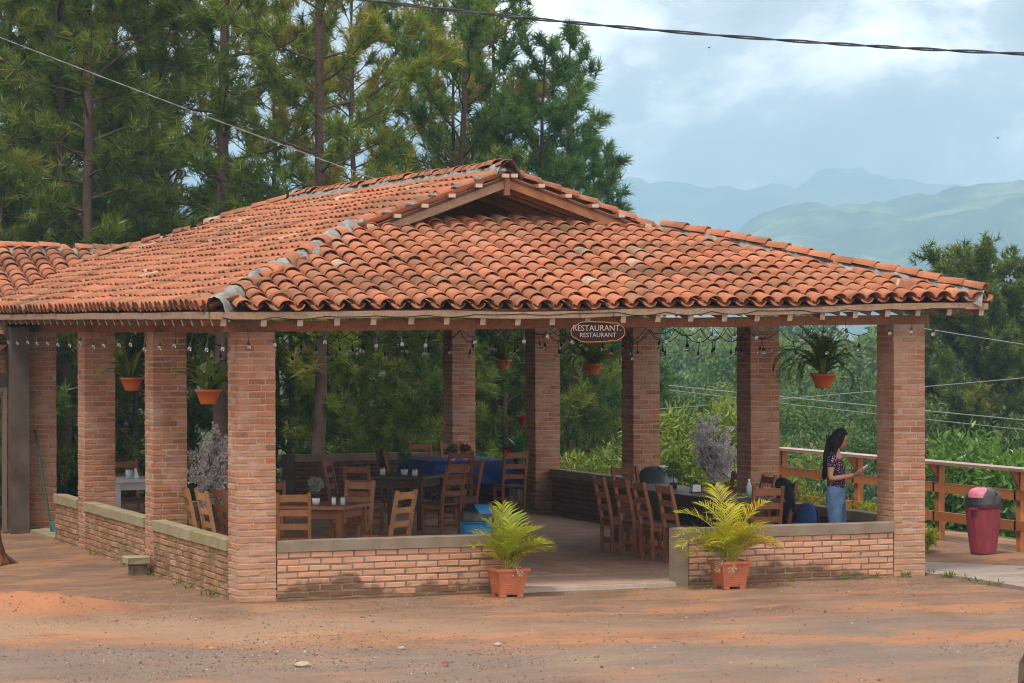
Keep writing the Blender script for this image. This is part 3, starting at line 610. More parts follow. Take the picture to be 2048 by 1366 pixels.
def board(name, a, b, wd, h, mat, n=14, f=None, parent=roof, jit=.004):
    a = np.array(a, float); b = np.array(b, float); m = MB(); P = [a + (b - a) * t for t in np.linspace(0, 1, n)]; d = unit(b - a); r = unit(np.cross(d, (0, 0, 1)))
    V = []
    for p in P:
        dz = (f(p[0], p[1]) if f else 0) + random.uniform(-jit, jit)
        V += [p + r * x * wd / 2 + np.array((0, 0, y * h / 2 + dz)) for x, y in ((-1, -1), (1, -1), (1, 1), (-1, 1))]
    m.add(V, [(i * 4 + j, i * 4 + (j + 1) % 4, i * 4 + 4 + (j + 1) % 4, i * 4 + 4 + j) for i in range(n - 1) for j in range(4)]); m.add(V[:4], [(3, 2, 1, 0)]); m.add(V[-4:], [(0, 1, 2, 3)])
    return m.build(name, mat, parent)
zf = roof_front(0, -.49) - .005
board('fascia', (-.42, -.485, roof_front(-.4, -.485) - .038), (8.83, -.485, roof_front(8.8, -.485) - .038), .028, .074, M_fascia, 30, sag)
board('fascia', (-.385, -.46, 3.045), (-.385, YB - .1, 3.11), .028, .074, M_fascia, 30, sag)
board('fascia', (8.84, -.46, 3.15), (8.84, YB - .1, 3.22), .028, .07, M_fascia, 10)
board('beam', (-.1, .19, CT + .055), (W + .12, .19, CT + .125), .12, .11, M_beam, 12)
board('beam', (.2, .27, CT + .052), (.2, 4 * SP + .5, CT + .052), .12, .11, M_beam, 12)
board('beam', (W - .2, .27, CT + .122), (W - .2, 4 * SP + .5, CT + .122), .12, .11, M_beam, 12)
board('beam', (.28, 4 * SP + .2, CT + .055), (W - .28, 4 * SP + .2, CT + .1), .12, .11, M_beam, 6)
for ky in (1, 2, 3): board('tie_beam', (.27, SP * ky + .2, CT + .06), (W - .27, SP * ky + .2, CT + .11), .11, .12, M_beam, 4)
# --- gablet: rake boards, purlin ends, dark boarded recess
za = roof_left(RX, YG)
for s_, xb, f in ((-1, 2.26, roof_left), (1, 6.08, roof_right)):
    board('rake_board', (xb, YG + .03, f(xb, YG) - .075), (RX + s_ * .012, YG + .03, za - .075), .035, .15, M_fascia if s_ < 0 else M_beam, 8)
    board('inner_rake_board', (xb + s_ * -.25, YG + .42, f(xb + s_ * -.25, YG) - .13), (RX + s_ * .012, YG + .42, za - .13), .045, .13, M_beam, 4)
    for q_ in np.linspace(.06, .97, 6):
        x = xb + (RX - xb) * q_; z = f(x, YG) + .012
        MB().bar((x, YG - .10, z), (x, YG + .9, z), .085, .045, .5, 0, 1).build('purlin', [M_raft, M_end], roof)
MB().box(RX - .035, RX + .035, YG - .005, YG + .06, za - .24, za - .02).build('king_post', M_raft, roof)
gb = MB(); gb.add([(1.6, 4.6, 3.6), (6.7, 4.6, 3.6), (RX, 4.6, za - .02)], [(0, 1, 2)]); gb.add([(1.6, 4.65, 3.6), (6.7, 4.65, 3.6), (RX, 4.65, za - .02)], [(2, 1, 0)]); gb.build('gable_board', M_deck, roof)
# mortar patches on the left rake
rr = np.random.default_rng(3)
for q_ in np.linspace(.04, .96, 7):
    x = 2.25 + (RX - 2.25) * q_; m = MB(); m.ball((x, YG - .0, roof_left(x, YG) + .085), (.075, .05, .028), 8, 5); V = m.v[0]; V += rr.normal(0, .006, V.shape); m.build('mortar_patch', M_cement, roof)

# ------------------------------------------------------------------ building on the left
bld = thing('annex_building', 'brick annex with dark doorway and mossy tiled roof at the left edge', 'building', (0, 0, 0))
wm = MB()
wl = bpy.data.objects.new('wall', None); link(wl, bld)
MB().box(-14.0, -1.35, 11.35, 11.6, -.1, 3.0).build('wall_core', M_mortar_dark, wl)  # wall extended far out of view to block sky light from the left
MB().box(-1.35, -.28, 11.35, 11.6, 2.18, 3.0).build('wall_core', M_mortar_dark, wl)
jm = MB()
for r in range(42):
    z = -.03 + (r + .5) * CH; x = -4.2 + (.12 if r % 2 else 0)
    while x < -.32:
        s, e_ = x, min(x + .243, -.30)
        if not (s < -.28 and e_ > -1.36 and z < 2.2) and z < 2.95: joined_brick(jm, ((s + e_) / 2, 11.39, z), (e_ - s - .012, .1, BH))
        x += .243
tag(jm.build('brickwork', M_brick_col_j, wl), kind='stuff')
MB().box(-.285, -.03, 10.98, 11.28, -.1, 2.95).build('concrete_post', M_conc_dark, bld)
MB().box(-1.4, -.29, 11.30, 11.37, 2.08, 2.28).build('lintel', M_conc_dark, bld)
fr = MB(); fr.box(-.355, -.30, 11.25, 11.37, 0, 2.08); fr.box(-1.33, -1.275, 11.25, 11.37, 0, 2.08); fr.box(-1.272, -.358, 11.25, 11.37, 2.02, 2.075); fr.build('door_frame', M_jamb, bld)
MB().box(-1.5, -.2, 12.6, 12.65, 0, 2.4).build('room_back_wall', M_deck, bld)
MB().box(-.9, -.45, 12.2, 12.35, .9, 1.35).build('wall_cloth', M_cloth, bld)
st = MB(); st.box(-.02, .55, 9.42, 11.2, -.2, .045); st.build('doorstep', M_cap_moss, bld)
jm = MB(); cm2 = MB()
def in_b(x, y, j, i): return y < 15.35 and (x < -.35 or ZB(x, y) > roof_left(x, y) - .02) and y > 11.2
lst = lay((-5.2, 11.0, roof_build(0, 11.0)), (1, 0, 0), unit((0, 1, .344)), 19, int(7.8 / .26), in_b, lambda x, y, j, i: x > -1.6, jm, cm2, pitch=.26)
br = bpy.data.objects.new('roof', None); link(br, bld)
for M in lst[:290]:
    o = bpy.data.objects.new('roof_tile', random.choice(TILES)); o.matrix_local = Matrix((M @ np.diag([1.18, 1.08, 1.18, 1])).tolist()); link(o, br)
tag(jm.build('roof_tiling', M_tile_j, br, True), kind='stuff'); tag(cm2.build('channel_tiling', M_tile_j, br, True), kind='stuff')
dk = MB(); slab(dk, [(-5.2, 11.05, roof_build(0, 11.05) - .01), (-.4, 11.05, roof_build(0, 11.05) - .01), (2.1, 15.3, roof_build(0, 15.3) - .01), (-5.2, 15.3, roof_build(0, 15.3) - .01)]); slab(dk, [(-5.2, 15.3, roof_build(0, 15.3) - .01), (2.1, 15.3, roof_build(0, 15.3) - .01), (2.1, 18, 3.1), (-5.2, 18, 3.1)]); dk.build('roof_deck', M_deck, br)
_roof = roof; roof = br
hip_line([(-5.2, 15.32, roof_build(0, 15.32) + .05), (2.35, 15.32, roof_build(0, 15.32) + .03)], .085, 14, .17, .10, .9)
roof = _roof
vf = MB()
for t in np.linspace(.02, .98, 12):
    y = 12.75 + t * 2.6; x = (ZB(0, y) - 3.08) / .365 - .4; vf.box(x - .07, x + .07, y - .09, y + .09, ZB(0, y) + .01, ZB(0, y) + .05, top=.02)
vf.build('valley_flashing', M_cement, br)

# ------------------------------------------------------------------ concrete path strip, right corner
pm = MB(); P = [(W + .02, .10), (8.45, -.6), (8.43, -1.95), (8.5, -3.5), (10.6, -2.6), (9.9, .35), (9.15, 1.3), (W + .02, 1.25)]
c_ = np.mean(P, 0); V = [(*p, .035) for p in P] + [(*p, -.2) for p in P] + [(*c_, .04)]; n = len(P)
pm.add(V, [(i, (i + 1) % n, 2 * n) for i in range(n)]); pm.add(V, [(i, n + i, n + (i + 1) % n, (i + 1) % n) for i in range(n)])
tag(pm.build('path', M_wet), kind='structure')

# ------------------------------------------------------------------ fence along the drop
fe = thing('timber_fence', 'orange-brown timber rail fence with flat handrail along the drop', 'fence', (11.2, 0, 0))
FY = [9.4, 7.0, 4.7, 2.62, .4, -1.9]
for y in FY: 
    MB().box(-.045, .045, y - .055, y + .055, -.35, 1.045).build('post', M_fence, fe)
    br_ = MB(); br_.add([(-.05, y - .03, 1.04), (-.17, y - .03, 1.04), (-.05, y - .03, .85), (-.05, y + .03, 1.04), (-.17, y + .03, 1.04), (-.05, y + .03, .85)], [(0, 1, 4, 3), (1, 2, 5, 4), (2, 0, 3, 5)]); br_.add(br_.v[0], [(0, 2, 1), (3, 4, 5)]); br_.build('bracket', M_fence, fe)
for i in range(5):
    a, b = FY[i], FY[i + 1]
    for z in (.335, .73): MB().box(-.085, -.047, b + .002, a + .05 - .004, z - .065, z + .065).build('rail', M_fence, fe)
    MB().box(-.19, .09, b + .004, a + (.06 if i == 0 else 0), 1.046, 1.084).build('handrail', M_rail, fe)

# ------------------------------------------------------------------ furniture
def make_chair(matw, seatm):
    root = bpy.data.objects.new('ladder_back_chair', None); link(root); root.empty_display_size = .1
    h = .18
    MB().box(-.2, .2, -.185, .205, .415, .44, top=.006).build('seat', seatm, root)
    for s in (-1, 1):
        MB().box(s * h - .02, s * h + .02, .15, .19, 0, .413).build('leg', matw, root)
        m = MB(); pts = [(s * h, -.175, 0), (s * h, -.185, .43), (s * h, -.235, .70), (s * h, -.295, .965)]
        for a, b in zip(pts[:-1], pts[1:]): m.bar(a, b, .038, .042, upv=(0, 1, 0))
        m.build('back_post', matw, root)
        MB().bar((s * h, -.16, .12), (s * h, .15, .12), .022, .035).build('stretcher', matw, root)
        MB().bar((s * h, -.16, .385), (s * h, .15, .385), .022, .05).build('apron', matw, root)
    for y, z in ((-.165, .17), (.17, .22)): MB().bar((-h + .02, y, z), (h - .02, y, z), .022, .038).build('stretcher', matw, root)
    MB().bar((-h + .02, .17, .385), (h - .02, .17, .385), .022, .05).build('apron', matw, root)
    for y, z, hh in ((-.213, .57, .07), (-.246, .73, .07), (-.283, .90, .085)): MB().bar((-h + .018, y, z), (h - .018, y, z), .02, hh).build('slat', matw, root)
    return root
proto = {0: make_chair(M_chair, M_table), 1: make_chair(M_chair_lt, M_chair)}
first = {0: True, 1: True}
def chair(x, y, head, label, kind=0, group='ladder-back dining chairs', sc=1):
    o = proto[kind] if first[kind] else copy_tree(proto[kind]); first[kind] = False
    o.location = (x, y, FZ + .012); o.rotation_euler = (0, 0, R(head - 90)); o.scale = (sc,) * 3
    return tag(o, label, 'chair', group)
CHAIRS = [
 (6.10, 3.90, 0, 'farthest of the four chairs lined along the aisle side of the long table', 0), (6.10, 3.25, 2, 'second farthest of four chairs lined up on the aisle side of the long table', 0),
 (6.08, 2.62, -2, 'second nearest of the four chairs on the aisle side of the long table', 0), (6.12, 1.98, 0, 'chair half hidden by the concrete end post of the right front wall', 0),
 (6.78, 1.32, 88, 'chair with its back to us at the near end of the long table', 0), (7.27, 2.05, 180, 'chair with the dark jacket and blue backpack hanging on it', 0),
 (7.64, 3.35, 176, 'chair on the wall side of the long table nearest the right column', 0), (7.64, 4.15, 182, 'chair on the wall side of the long table under the lilac blossom tree', 0),
 (7.15, 5.85, -90, 'chair at the far end of the long table beside the grey bin', 0),
 (1.34, 2.40, 72, 'pale slatted chair with its back to us left of the front-left table', 1), (2.44, 2.33, 128, 'chair angled to the right corner of the front-left table', 1),
 (.98, 3.35, 5, 'chair at the left of the front-left table beside the big column', 0), (1.60, 4.35, 250, 'tall chair facing us behind the front-left table on the left', 0),
 (2.55, 4.05, 225, 'chair facing us behind the right side of the front-left table', 1),
 (4.05, 8.05, 45, 'chair on the near left side of the dark middle table', 0), (4.30, 9.70, -35, 'chair on the far left side of the dark middle table', 0),
 (5.02, 7.62, 118, 'tall chair with its back to us in front of the dark middle table', 0), (5.75, 8.9, 190, 'chair at the right of the dark middle table', 0),
 (7.48, 11.35, 92, 'chair with its back to us against the blue tablecloth', 0), (6.72, 11.65, 84, 'chair with its back to us at the left front of the blue table', 0),
 (6.10, 12.65, 0, 'chair with cloth hung on it at the left end of the blue table', 0), (7.15, 14.35, -92, 'left chair behind the blue table facing us', 0), (7.72, 14.35, -88, 'right chair behind the blue table facing us', 0),
 (.64, 3.55, -4, 'left of two chairs leaning over the side wall by the second column', 1), (.66, 2.92, 4, 'right of two chairs standing behind the mossy side wall', 1),
 (1.30, 10.45, -90, 'chair facing us behind the white side table', 0), (1.35, 2.85 + 2.9, 200, 'dark chair behind the white blossom tree', 0)]
for x, y, h, lb, kd in CHAIRS: chair(x, y, h + random.uniform(-3, 3), lb, kd)
def table(name, label, x, y, sx, sy, rot, mat, h=.76, legs=True):
    t = thing(name, label, 'table', (x, y, FZ + .012), R(rot), 'dining tables')
    MB().box(-sx / 2, sx / 2, -sy / 2, sy / 2, h - .04, h, top=.005).build('tabletop', mat, t)
    for s in (-1, 1):
        MB().box(-sx / 2 + .1, sx / 2 - .1, s * (sy / 2 - .09) - .012, s * (sy / 2 - .09) + .012, h - .15, h - .042).build('apron', mat, t)
        MB().box(s * (sx / 2 - .09) - .012, s * (sx / 2 - .09) + .012, -sy / 2 + .1, sy / 2 - .1, h - .15, h - .042).build('apron', mat, t)
        for r in (-1, 1): MB().box(s * (sx / 2 - .08) - .035, s * (sx / 2 - .08) + .035, r * (sy / 2 - .08) - .035, r * (sy / 2 - .08) + .035, 0, h - .042).build('leg', mat, t)
    return t
table('dining_table', 'long dark wooden table lined with chairs on the right', 7.0, 3.65, .82, 3.6, 0, M_table)
table('dining_table', 'square brown table behind the front-left wall', 1.92, 3.16, .9, .9, 50, M_chair)
table('dining_table', 'dark square table in the middle of the pavilion', 4.95, 8.95, .95, .95, 48, M_table)
table('dining_table', 'dining table under the royal blue cloth', 7.2, 13.0, 1.3, 1.7, 0, M_table, .75)
wt = table('side_table', 'small white painted side table between the left columns', 1.12, 9.35, .8, .8, 0, M_white_wood, .78); wt['group'] = ''; del wt['group']
# blue cloth draped over the far table
cl = MB(); nx, ny = 29, 33; xs = np.linspace(-1.02, 1.02, nx); ys = np.linspace(-1.22, 1.22, ny); X, Y = np.meshgrid(xs, ys)
ox = np.maximum(np.abs(X) - .66, 0); oy = np.maximum(np.abs(Y) - .86, 0); o_ = np.maximum(ox, oy) + .35 * np.minimum(ox, oy)
Zc = .755 - o_ * .98; fold = .035 * np.sin((X + Y * .7) * 15) * smooth(.02, .25, o_) + .05 * np.minimum(ox, oy) / .3
Xc = np.sign(X) * (np.minimum(np.abs(X), .66) + np.where(ox > 0, .012 + ox * .06, 0)) + np.sign(X) * fold * (ox > 0); Yc = np.sign(Y) * (np.minimum(np.abs(Y), .86) + np.where(oy > 0, .012 + oy * .06, 0)) + np.sign(Y) * fold * (oy > 0)
i = (np.arange(ny - 1)[:, None] * nx + np.arange(nx - 1)[None, :]).ravel(); cl.add(np.stack([Xc, Yc, Zc], -1).reshape(-1, 3), np.stack([i, i + 1, i + nx + 1, i + nx], -1))
o = cl.build('tablecloth', M_cloth, None, True, (7.2, 13.0, FZ + .022)); tag(o, 'royal blue cloth draped over the far table', 'tablecloth')
# things on the tables
def leaf_cluster(m, c, r, n, ls, lw, seed, flat=.0, tint=None, up=.2, curl=.25):
    g_ = np.random.default_rng(seed); d = g_.normal(0, 1, (n, 3)); d /= np.linalg.norm(d, axis=1)[:, None]; rad = g_.random(n) ** .45
    P = np.array(c) + d * np.array(r) * rad[:, None]; ax = d + g_.normal(0, .6, (n, 3)); ax[:, 2] += up; ax /= np.linalg.norm(ax, axis=1)[:, None]
    s = np.cross(ax, g_.normal(0, 1, (n, 3))); s /= np.linalg.norm(s, axis=1)[:, None] + 1e-9; nn = np.cross(ax, s)
    l = ls * g_.uniform(.7, 1.25, (n, 1)); w_ = lw * g_.uniform(.7, 1.2, (n, 1))
    V = np.stack([P, P + ax * l * .45 + s * w_ / 2 + nn * l * .06, P + ax * l - nn * l * curl * .5, P + ax * l * .45 - s * w_ / 2 + nn * l * .06], 1).reshape(-1, 3)
    i = np.arange(n) * 4; t = (np.full(n, tint) if tint is not None else g_.random(n)); t = np.clip(t + .25 * (d[:, 2] * rad) + g_.normal(0, .08, n), 0, 1)  # upper leaves tinted lighter: top-light shading painted into each clump
    m.add(V, np.stack([i, i + 1, i + 2, i + 3], -1), t)
def topiary(label, x, y, z, r=.075, mat=None, seed=1, h=.12):
    t = thing('potted_plant', label, 'plant', (x, y, z))
    MB().lathe([(.002, 0), (.04, 0), (.052, .075), (.045, .075), (.002, .07)], 12).build('pot', M_wh if seed % 2 else M_black, t, True)
    MB().tube([(0, 0, .06), (0, 0, h + .02)], .006, 5).build('stem', M_bark, t)
    m = MB(); leaf_cluster(m, (0, 0, h + r * .9), (r, r, r), 420, .035, .016, seed); m.build('foliage', mat or M_leaf_gloss, t)
def shaker(label, x, y, z, h, r, mat):
    t = thing('shaker', label, 'shaker', (x, y, z)); MB().lathe([(.001, 0), (r, 0), (r * .95, h * .8), (.001, h * .8)], 12).build('jar', mat, t, True); MB().lathe([(r * .96, h * .8), (r * .8, h), (.001, h)], 12).build('lid', M_metal, t, True)
TZ = FZ + .012 + .762
topiary('silvery sprig in a pot on the front-left table', 1.80, 3.05, TZ, .085, leaf_mat('silver_leaves', [(0, (.10, .13, .10)), (1, (.34, .38, .34))], .6, .2), 3, .16)
shaker('white shaker on the front-left table', 1.98, 2.92, TZ, .10, .026, M_wh); shaker('pale blue shaker on the front-left table', 2.08, 2.88, TZ, .10, .030, M_bluewh)
topiary('round topiary ball on the dark middle table', 4.92, 8.9, TZ, .10, None, 5, .17); shaker('left shaker beside the topiary on the middle table', 4.62, 8.98, TZ, .11, .04, M_wh); shaker('right shaker beside the topiary on the middle table', 4.98, 8.62, TZ, .10, .04, M_wh)
topiary('round dark topiary on the long right-hand table', 7.05, 4.35, TZ, .105, None, 6, .14)
nh = thing('napkin_holder', 'black wire napkin holder on the long table', 'holder', (6.95, 3.45, TZ)); MB().box(-.08, .08, -.035, .035, 0, .008).build('base', M_black, nh)
for s in (-1, 1):
    m = MB(); m.tube([(-.075, s * .03, 0), (-.06, s * .03, .10), (0, s * .03, .13), (.06, s * .03, .10), (.075, s * .03, 0)], .005, 5); m.build('wire_side', M_black, nh)
m = MB().box(-.06, .06, -.022, .022, .008, .095); m.build('napkin', M_wh, nh)
bt = thing('water_bottle', 'clear plastic bottle on the near end of the long table', 'bottle', (7.08, 2.2, TZ)); MB().lathe([(.001, 0), (.033, 0), (.034, .14), (.014, .19), (.014, .21), (.001, .21)], 14).build('bottle_body', M_bluewh, bt, True); MB().lathe([(.016, .205), (.016, .23), (.001, .23)], 10).build('bottle_cap', M_wh, bt, True)
pl = thing('plate', 'small plate with yellow food near the bottle', 'plate', (6.9, 2.12, TZ)); MB().lathe([(.001, .004), (.07, .005), (.11, .02), (.112, .016), (.07, .0), (.001, 0)], 20).build('dish', M_wh, pl, True); m = MB(); leaf_cluster(m, (0, 0, .025), (.06, .05, .015), 40, .05, .03, 4); m.build('food', M_leaf_yel, pl)
topiary('small green topiary on the blue tablecloth', 6.98, 12.55, TZ - .005, .085, M_fern, 7, .11)
vs_ = thing('flower_vase', 'white vase with red flowers on the blue tablecloth', 'vase', (7.22, 12.6, TZ - .005)); MB().lathe([(.001, 0), (.05, 0), (.065, .06), (.04, .12), (.045, .13), (.001, .12)], 14).build('vase_body', M_wh, vs_, True); m = MB(); leaf_cluster(m, (0, 0, .2), (.08, .08, .05), 90, .05, .045, 9); m.build('bloom', M_red, vs_); m = MB(); leaf_cluster(m, (0, 0, .16), (.08, .08, .05), 70, .05, .02, 10); m.build('foliage', M_fern, vs_)
nb = thing('napkin_stand', 'pale folded napkin stand on the white side table', 'stand', (1.0, 9.2, FZ + .012 + .782)); MB().lathe([(.001, 0), (.05, 0), (.05, .12), (.001, .12)], 12).build('cup', M_bluewh, nb, True); m = MB(); m.add([(.05, -.05, 0), (.13, -.05, 0), (.09, -.05, .14), (.05, .05, 0), (.13, .05, 0), (.09, .05, .14)], [(0, 1, 4, 3), (1, 2, 5, 4), (2, 0, 3, 5)]); m.add(m.v[0], [(0, 2, 1), (3, 4, 5)]); m.build('napkin', M_wh, nb)
cl2 = MB(); g_ = np.random.default_rng(5); cl2.loft([(0, 0, .98, .02, .1, 0), (.03, 0, .93, .055, .15, 0), (.03, .01, .8, .06, .13, 0), (.02, .0, .66, .045, .10, 0), (.02, 0, .60, .01, .06, 0)], 12)
o = cl2.build('cloth_bundle', M_brick_in, None, True, (5.82, 12.6, FZ)); o.data.materials[0] = plain('brown_cloth', (.07, .035, .03), .9); tag(o, 'brown cloth hung over a chair at the blue table', 'cloth')
# jacket and backpack on the chair
jk = MB(); jk.loft([(0, .01, 1.02, .02, .05, 0), (.01, .01, .99, .055, .11, 0), (.02, 0, .93, .075, .15, 0), (.03, -.01, .82, .085, .165, 0), (.05, .0, .70, .095, .15, 0), (.05, .02, .6, .085, .16, 0), (.04, .03, .5, .06, .12, 0), (.05, .04, .44, .02, .07, 0)], 22); Vj = jk.v[0]; aj = np.arctan2(Vj[:, 1], Vj[:, 0]); fj = 1 + .16 * np.sin(aj * 5 + Vj[:, 2] * 11) + .07 * np.sin(aj * 9 - Vj[:, 2] * 17); Vj[:, 0] *= fj; Vj[:, 1] *= fj; o = jk.build('jacket', plain('black_fabric', (.012, .012, .018), .95), None, True, (7.43, 1.98, FZ), (0, 0, .1)); tag(o, 'black jacket over the chair beside the standing person', 'jacket')
bp_ = thing('backpack', 'dark blue backpack hanging below the black jacket', 'backpack', (7.66, 1.80, FZ), .15); M_jb = plain('navy_fabric', (.02, .05, .15), .85, .2, .3, 14)
MB().loft([(0, 0, .28, .05, .09, 0), (0, 0, .30, .10, .155, 0), (-.01, 0, .45, .12, .165, 0), (0, 0, .60, .10, .15, 0), (.01, 0, .70, .06, .10, 0), (.01, 0, .72, .02, .04, 0)], 16).build('bag_body', M_jb, bp_, True)
MB().loft([(-.1, 0, .32, .02, .09, 0), (-.12, 0, .34, .04, .12, 0), (-.125, 0, .46, .045, .12, 0), (-.1, 0, .50, .02, .1, 0)], 14).build('front_pocket', M_jb, bp_, True)
for s in (-1, 1): MB().tube([(.06, s * .07, .68), (.11, s * .08, .6), (.12, s * .09, .45), (.08, s * .09, .33)], .014, 6).build('strap', M_black, bp_)
# ------------------------------------------------------------------ bins
def bin_(label, x, y, z, sc, bodym, lidm, flapm, rz=0, letters=None):
    t = thing('swing_lid_bin', label, 'bin', (x, y, z), rz); t.scale = (sc,) * 3
    prof = [(.001, 0), (.165, 0), (.175, .012), (.205, .3), (.225, .58), (.228, .6), (.24, .6), (.24, .625), (.225, .63)]
    m = MB(); m.lathe(prof[:2], 48); m.lathe([(.165, 0), (.17, .04)], 48); m.lathe([(.17, .04), (.172, .06), (.19, .2), (.205, .35), (.222, .55), (.224, .57)], 48, flute=.022); m.lathe([(.224, .57), (.228, .6), (.238, .6), (.238, .628), (.225, .632)], 48); m.build('bin_body', bodym, t, True)
    m = MB(); m.lathe([(.248, .622), (.25, .65), (.242, .668), (.232, .72), (.205, .79), (.15, .835), (.07, .855), (.001, .86)], 32); m.build('lid', lidm, t, True)
    # sloped flap lying on the dome
    lr = [0, .07, .15, .205, .232, .242, .25]; lz = [.86, .855, .835, .79, .72, .668, .65]; m = MB(); na, nr = 15, 9; V = []
    for q_ in np.linspace(0, 1, nr):
        for a in np.linspace(-1, 1, na):
            th = a * R(62) * (1 - .55 * q_ ** 2.2); r_ = .05 + .186 * q_; z_ = float(np.interp(r_, lr, lz)); e_ = .008 if 0 < q_ < 1 and abs(a) < 1 else -.004
            V.append(((r_ + e_ * .7) * math.sin(th), -(r_ + e_ * .7) * math.cos(th), z_ + e_))
    m.add(V, [(i * na + j, i * na + j + 1, i * na + na + j + 1, i * na + na + j) for i in range(nr - 1) for j in range(na - 1)]); m.build('flap', flapm, t, True)
    for s in (-1, 1): MB().box(-.055, .055, s * .243 - .02, s * .243 + .02, .575, .605).build('handle', bodym, t)
    return t
bin_('maroon fluted bin with dark dome lid and pink flap by the fence', 10.56, 2.5, .01, .98, M_maroon, M_dark_lid, M_pink, R(-62))
b2 = bin_('blue bin with dark dome lid behind the left planter palm', 3.72, 2.75, FZ + .012, .86, M_bluep, M_dark_lid, M_bluep, R(20))
bin_('grey domed bin at the far end of the long table', 7.65, 6.2, FZ + .012, 1.12, M_grey_bin, M_grey_bin, M_grey_bin, R(30))
def text_obj(name, body, size, mat, loc, rot, parent, ext=.002, bold=0):
    cu = bpy.data.curves.new(name, 'FONT'); cu.body = body; cu.size = size; cu.extrude = ext; cu.align_x = 'CENTER'; cu.align_y = 'CENTER'; cu.offset = bold; cu.resolution_u = 3
    o = bpy.data.objects.new(name, cu); link(o); bpy.context.view_layer.update(); me = bpy.data.meshes.new_from_object(o.evaluated_get(bpy.context.evaluated_depsgraph_get())); bpy.data.objects.remove(o)
    me.materials.clear(); me.materials.append(mat); q = inst(name, me, parent, loc, rot); return q
# ------------------------------------------------------------------ sign hung under the eave
sg = thing('restaurant_sign', 'dark scalloped RESTAURANT sign hanging under the front eave', 'sign', (3.905, -.535, 2.862)); SX = .31
def scallop(sx, sz):
    P = []
    for t in np.linspace(0, 1, 60): 
        a = t * 2 * math.pi; r = 1 + .085 * abs(math.cos(2.0 * a)) - .035; P.append((sx * math.copysign(abs(math.cos(a)) ** .55, math.cos(a)) * r, sz * math.copysign(abs(math.sin(a)) ** .75, math.sin(a)) * (1 + .16 * abs(math.cos(2.5 * a + 1.57)))))
    return P[:-1]
def plate_(m, P, y0, y1, mi=0):
    n = len(P); V = [(p[0], y0, p[1]) for p in P] + [(p[0], y1, p[1]) for p in P] + [(0, y0, 0), (0, y1, 0)]
    m.add(V, [(i, (i + 1) % n, 2 * n) for i in range(n)] + [(n + (i + 1) % n, n + i, 2 * n + 1) for i in range(n)], mi=mi); m.add(V, [((i + 1) % n, i, n + i, n + (i + 1) % n) for i in range(n)], mi=mi)
m = MB(); plate_(m, scallop(SX, .105), -.012, .012); m.build('board', plain('dark_sign_board', (.022, .009, .008), .75, .15), sg)
m = MB(); P = scallop(SX - .008, .098); m.tube([(x, -.014, z) for x, z in P] + [(P[0][0], -.014, P[0][1])], .0065, 5, cap=False); m.build('gilt_edge', plain('gilt_edge', (.24, .095, .025), .6), sg)
M_let = plain('cream_lettering', (.30, .245, .20), .7)
text_obj('lettering', 'RESTAURANT.', .090, M_let, (-.01, -.014, .040), (R(90), 0, 0), sg, .002, .0); text_obj('lettering', 'RESTAURANT', .070, M_let, (.0, -.014, -.035), (R(90), 0, 0), sg, .002, .0)
for s in (-1, 1): MB().tube([(s * .2, 0, .10), (s * .2, .02, .20)], .004, 5).build('hanging_wire', M_black, sg)
# ------------------------------------------------------------------ string lights
k = NT('bulb_glass', .05, .5); k.b.inputs['Base Color'].default_value = (.85, .86, .88, 1); k.b.inputs['Transmission Weight'].default_value = .88; k.b.inputs['IOR'].default_value = 1.35; M_bulb = k.m
bm = MB().lathe([(.001, -.085), (.011, -.081), (.020, -.068), (.022, -.055), (.017, -.040), (.012, -.028)], 10).mesh('bulb', M_bulb, True)
sm = MB().lathe([(.015, -.034), (.017, -.005), (.012, .006), (.004, .02), (.003, .14)], 8).mesh('socket', M_black, True)
def string(label, pts, bulbs, drop=0.03, r=.005):
    t = thing('string_lights', label, 'string lights', tuple(pts[0])); p0 = np.array(pts[0]); MB().tube([np.array(p) - p0 for p in pts], r, 5).build('cord', M_cord, t)
    for b in bulbs:
        o = inst('bulb', bm, t, tuple(np.array(b) - p0 - np.array((0, 0, drop + .03))), (random.gauss(0, .12), random.gauss(0, .12), 0)); inst('socket', sm, o)
def swag(a, b, n, dip):
    a = np.array(a, float); b = np.array(b, float); return [a + (b - a) * t - np.array((0, 0, dip * 4 * t * (1 - t))) for t in np.linspace(0, 1, n)]
pts = []; bl = []
for i in range(16):
    a = (-.3 + i * .56, -.50, roof_front(-.3 + i * .56, -.5) - .06); b = (-.3 + (i + 1) * .56, -.50, roof_front(-.3 + (i + 1) * .56, -.5) - .06); s_ = swag(a, b, 5, random.uniform(.0, .045)); pts += s_[:-1]
    bl.append(s_[0] - np.array((0, .0, .15 + random.uniform(0, .08))))
    if random.random() < .45: bl.append(s_[2] - np.array((0, 0, .11 + random.uniform(0, .08))))
string('clear bulb string lights along the front eave', pts, bl)
pts = []; bl = []
for i in range(19):
    y = -.3 + i * .68; pts.append((-.41, y, roof_left(-.4, y) - .075 - .01 * (i % 2))); bl.append(np.array((-.41, y, roof_left(-.4, y) - .24 - random.uniform(0, .06))))
string('clear bulb string lights along the left eave', pts, bl)
SW = [('festoon cord crossing inside behind the front-left column', (.35, .55, 2.86), (4.2, 3.2, 2.9)), ('festoon cord swagged over the middle table', (.35, 3.9, 2.86), (5.2, 6.4, 2.9)), ('festoon cord crossing in front of the back columns', (4.2, 3.2, 2.9), (8.0, 3.9, 2.9)),
      ('festoon cord along the far right beam', (5.2, 6.4, 2.9), (8.0, 7.8, 2.9)), ('festoon cord nearest the right front column', (4.6, .6, 2.88), (8.0, .7, 2.9)), ('festoon cord above the long table', (4.4, 2.2, 2.88), (8.0, 3.4, 2.9))]
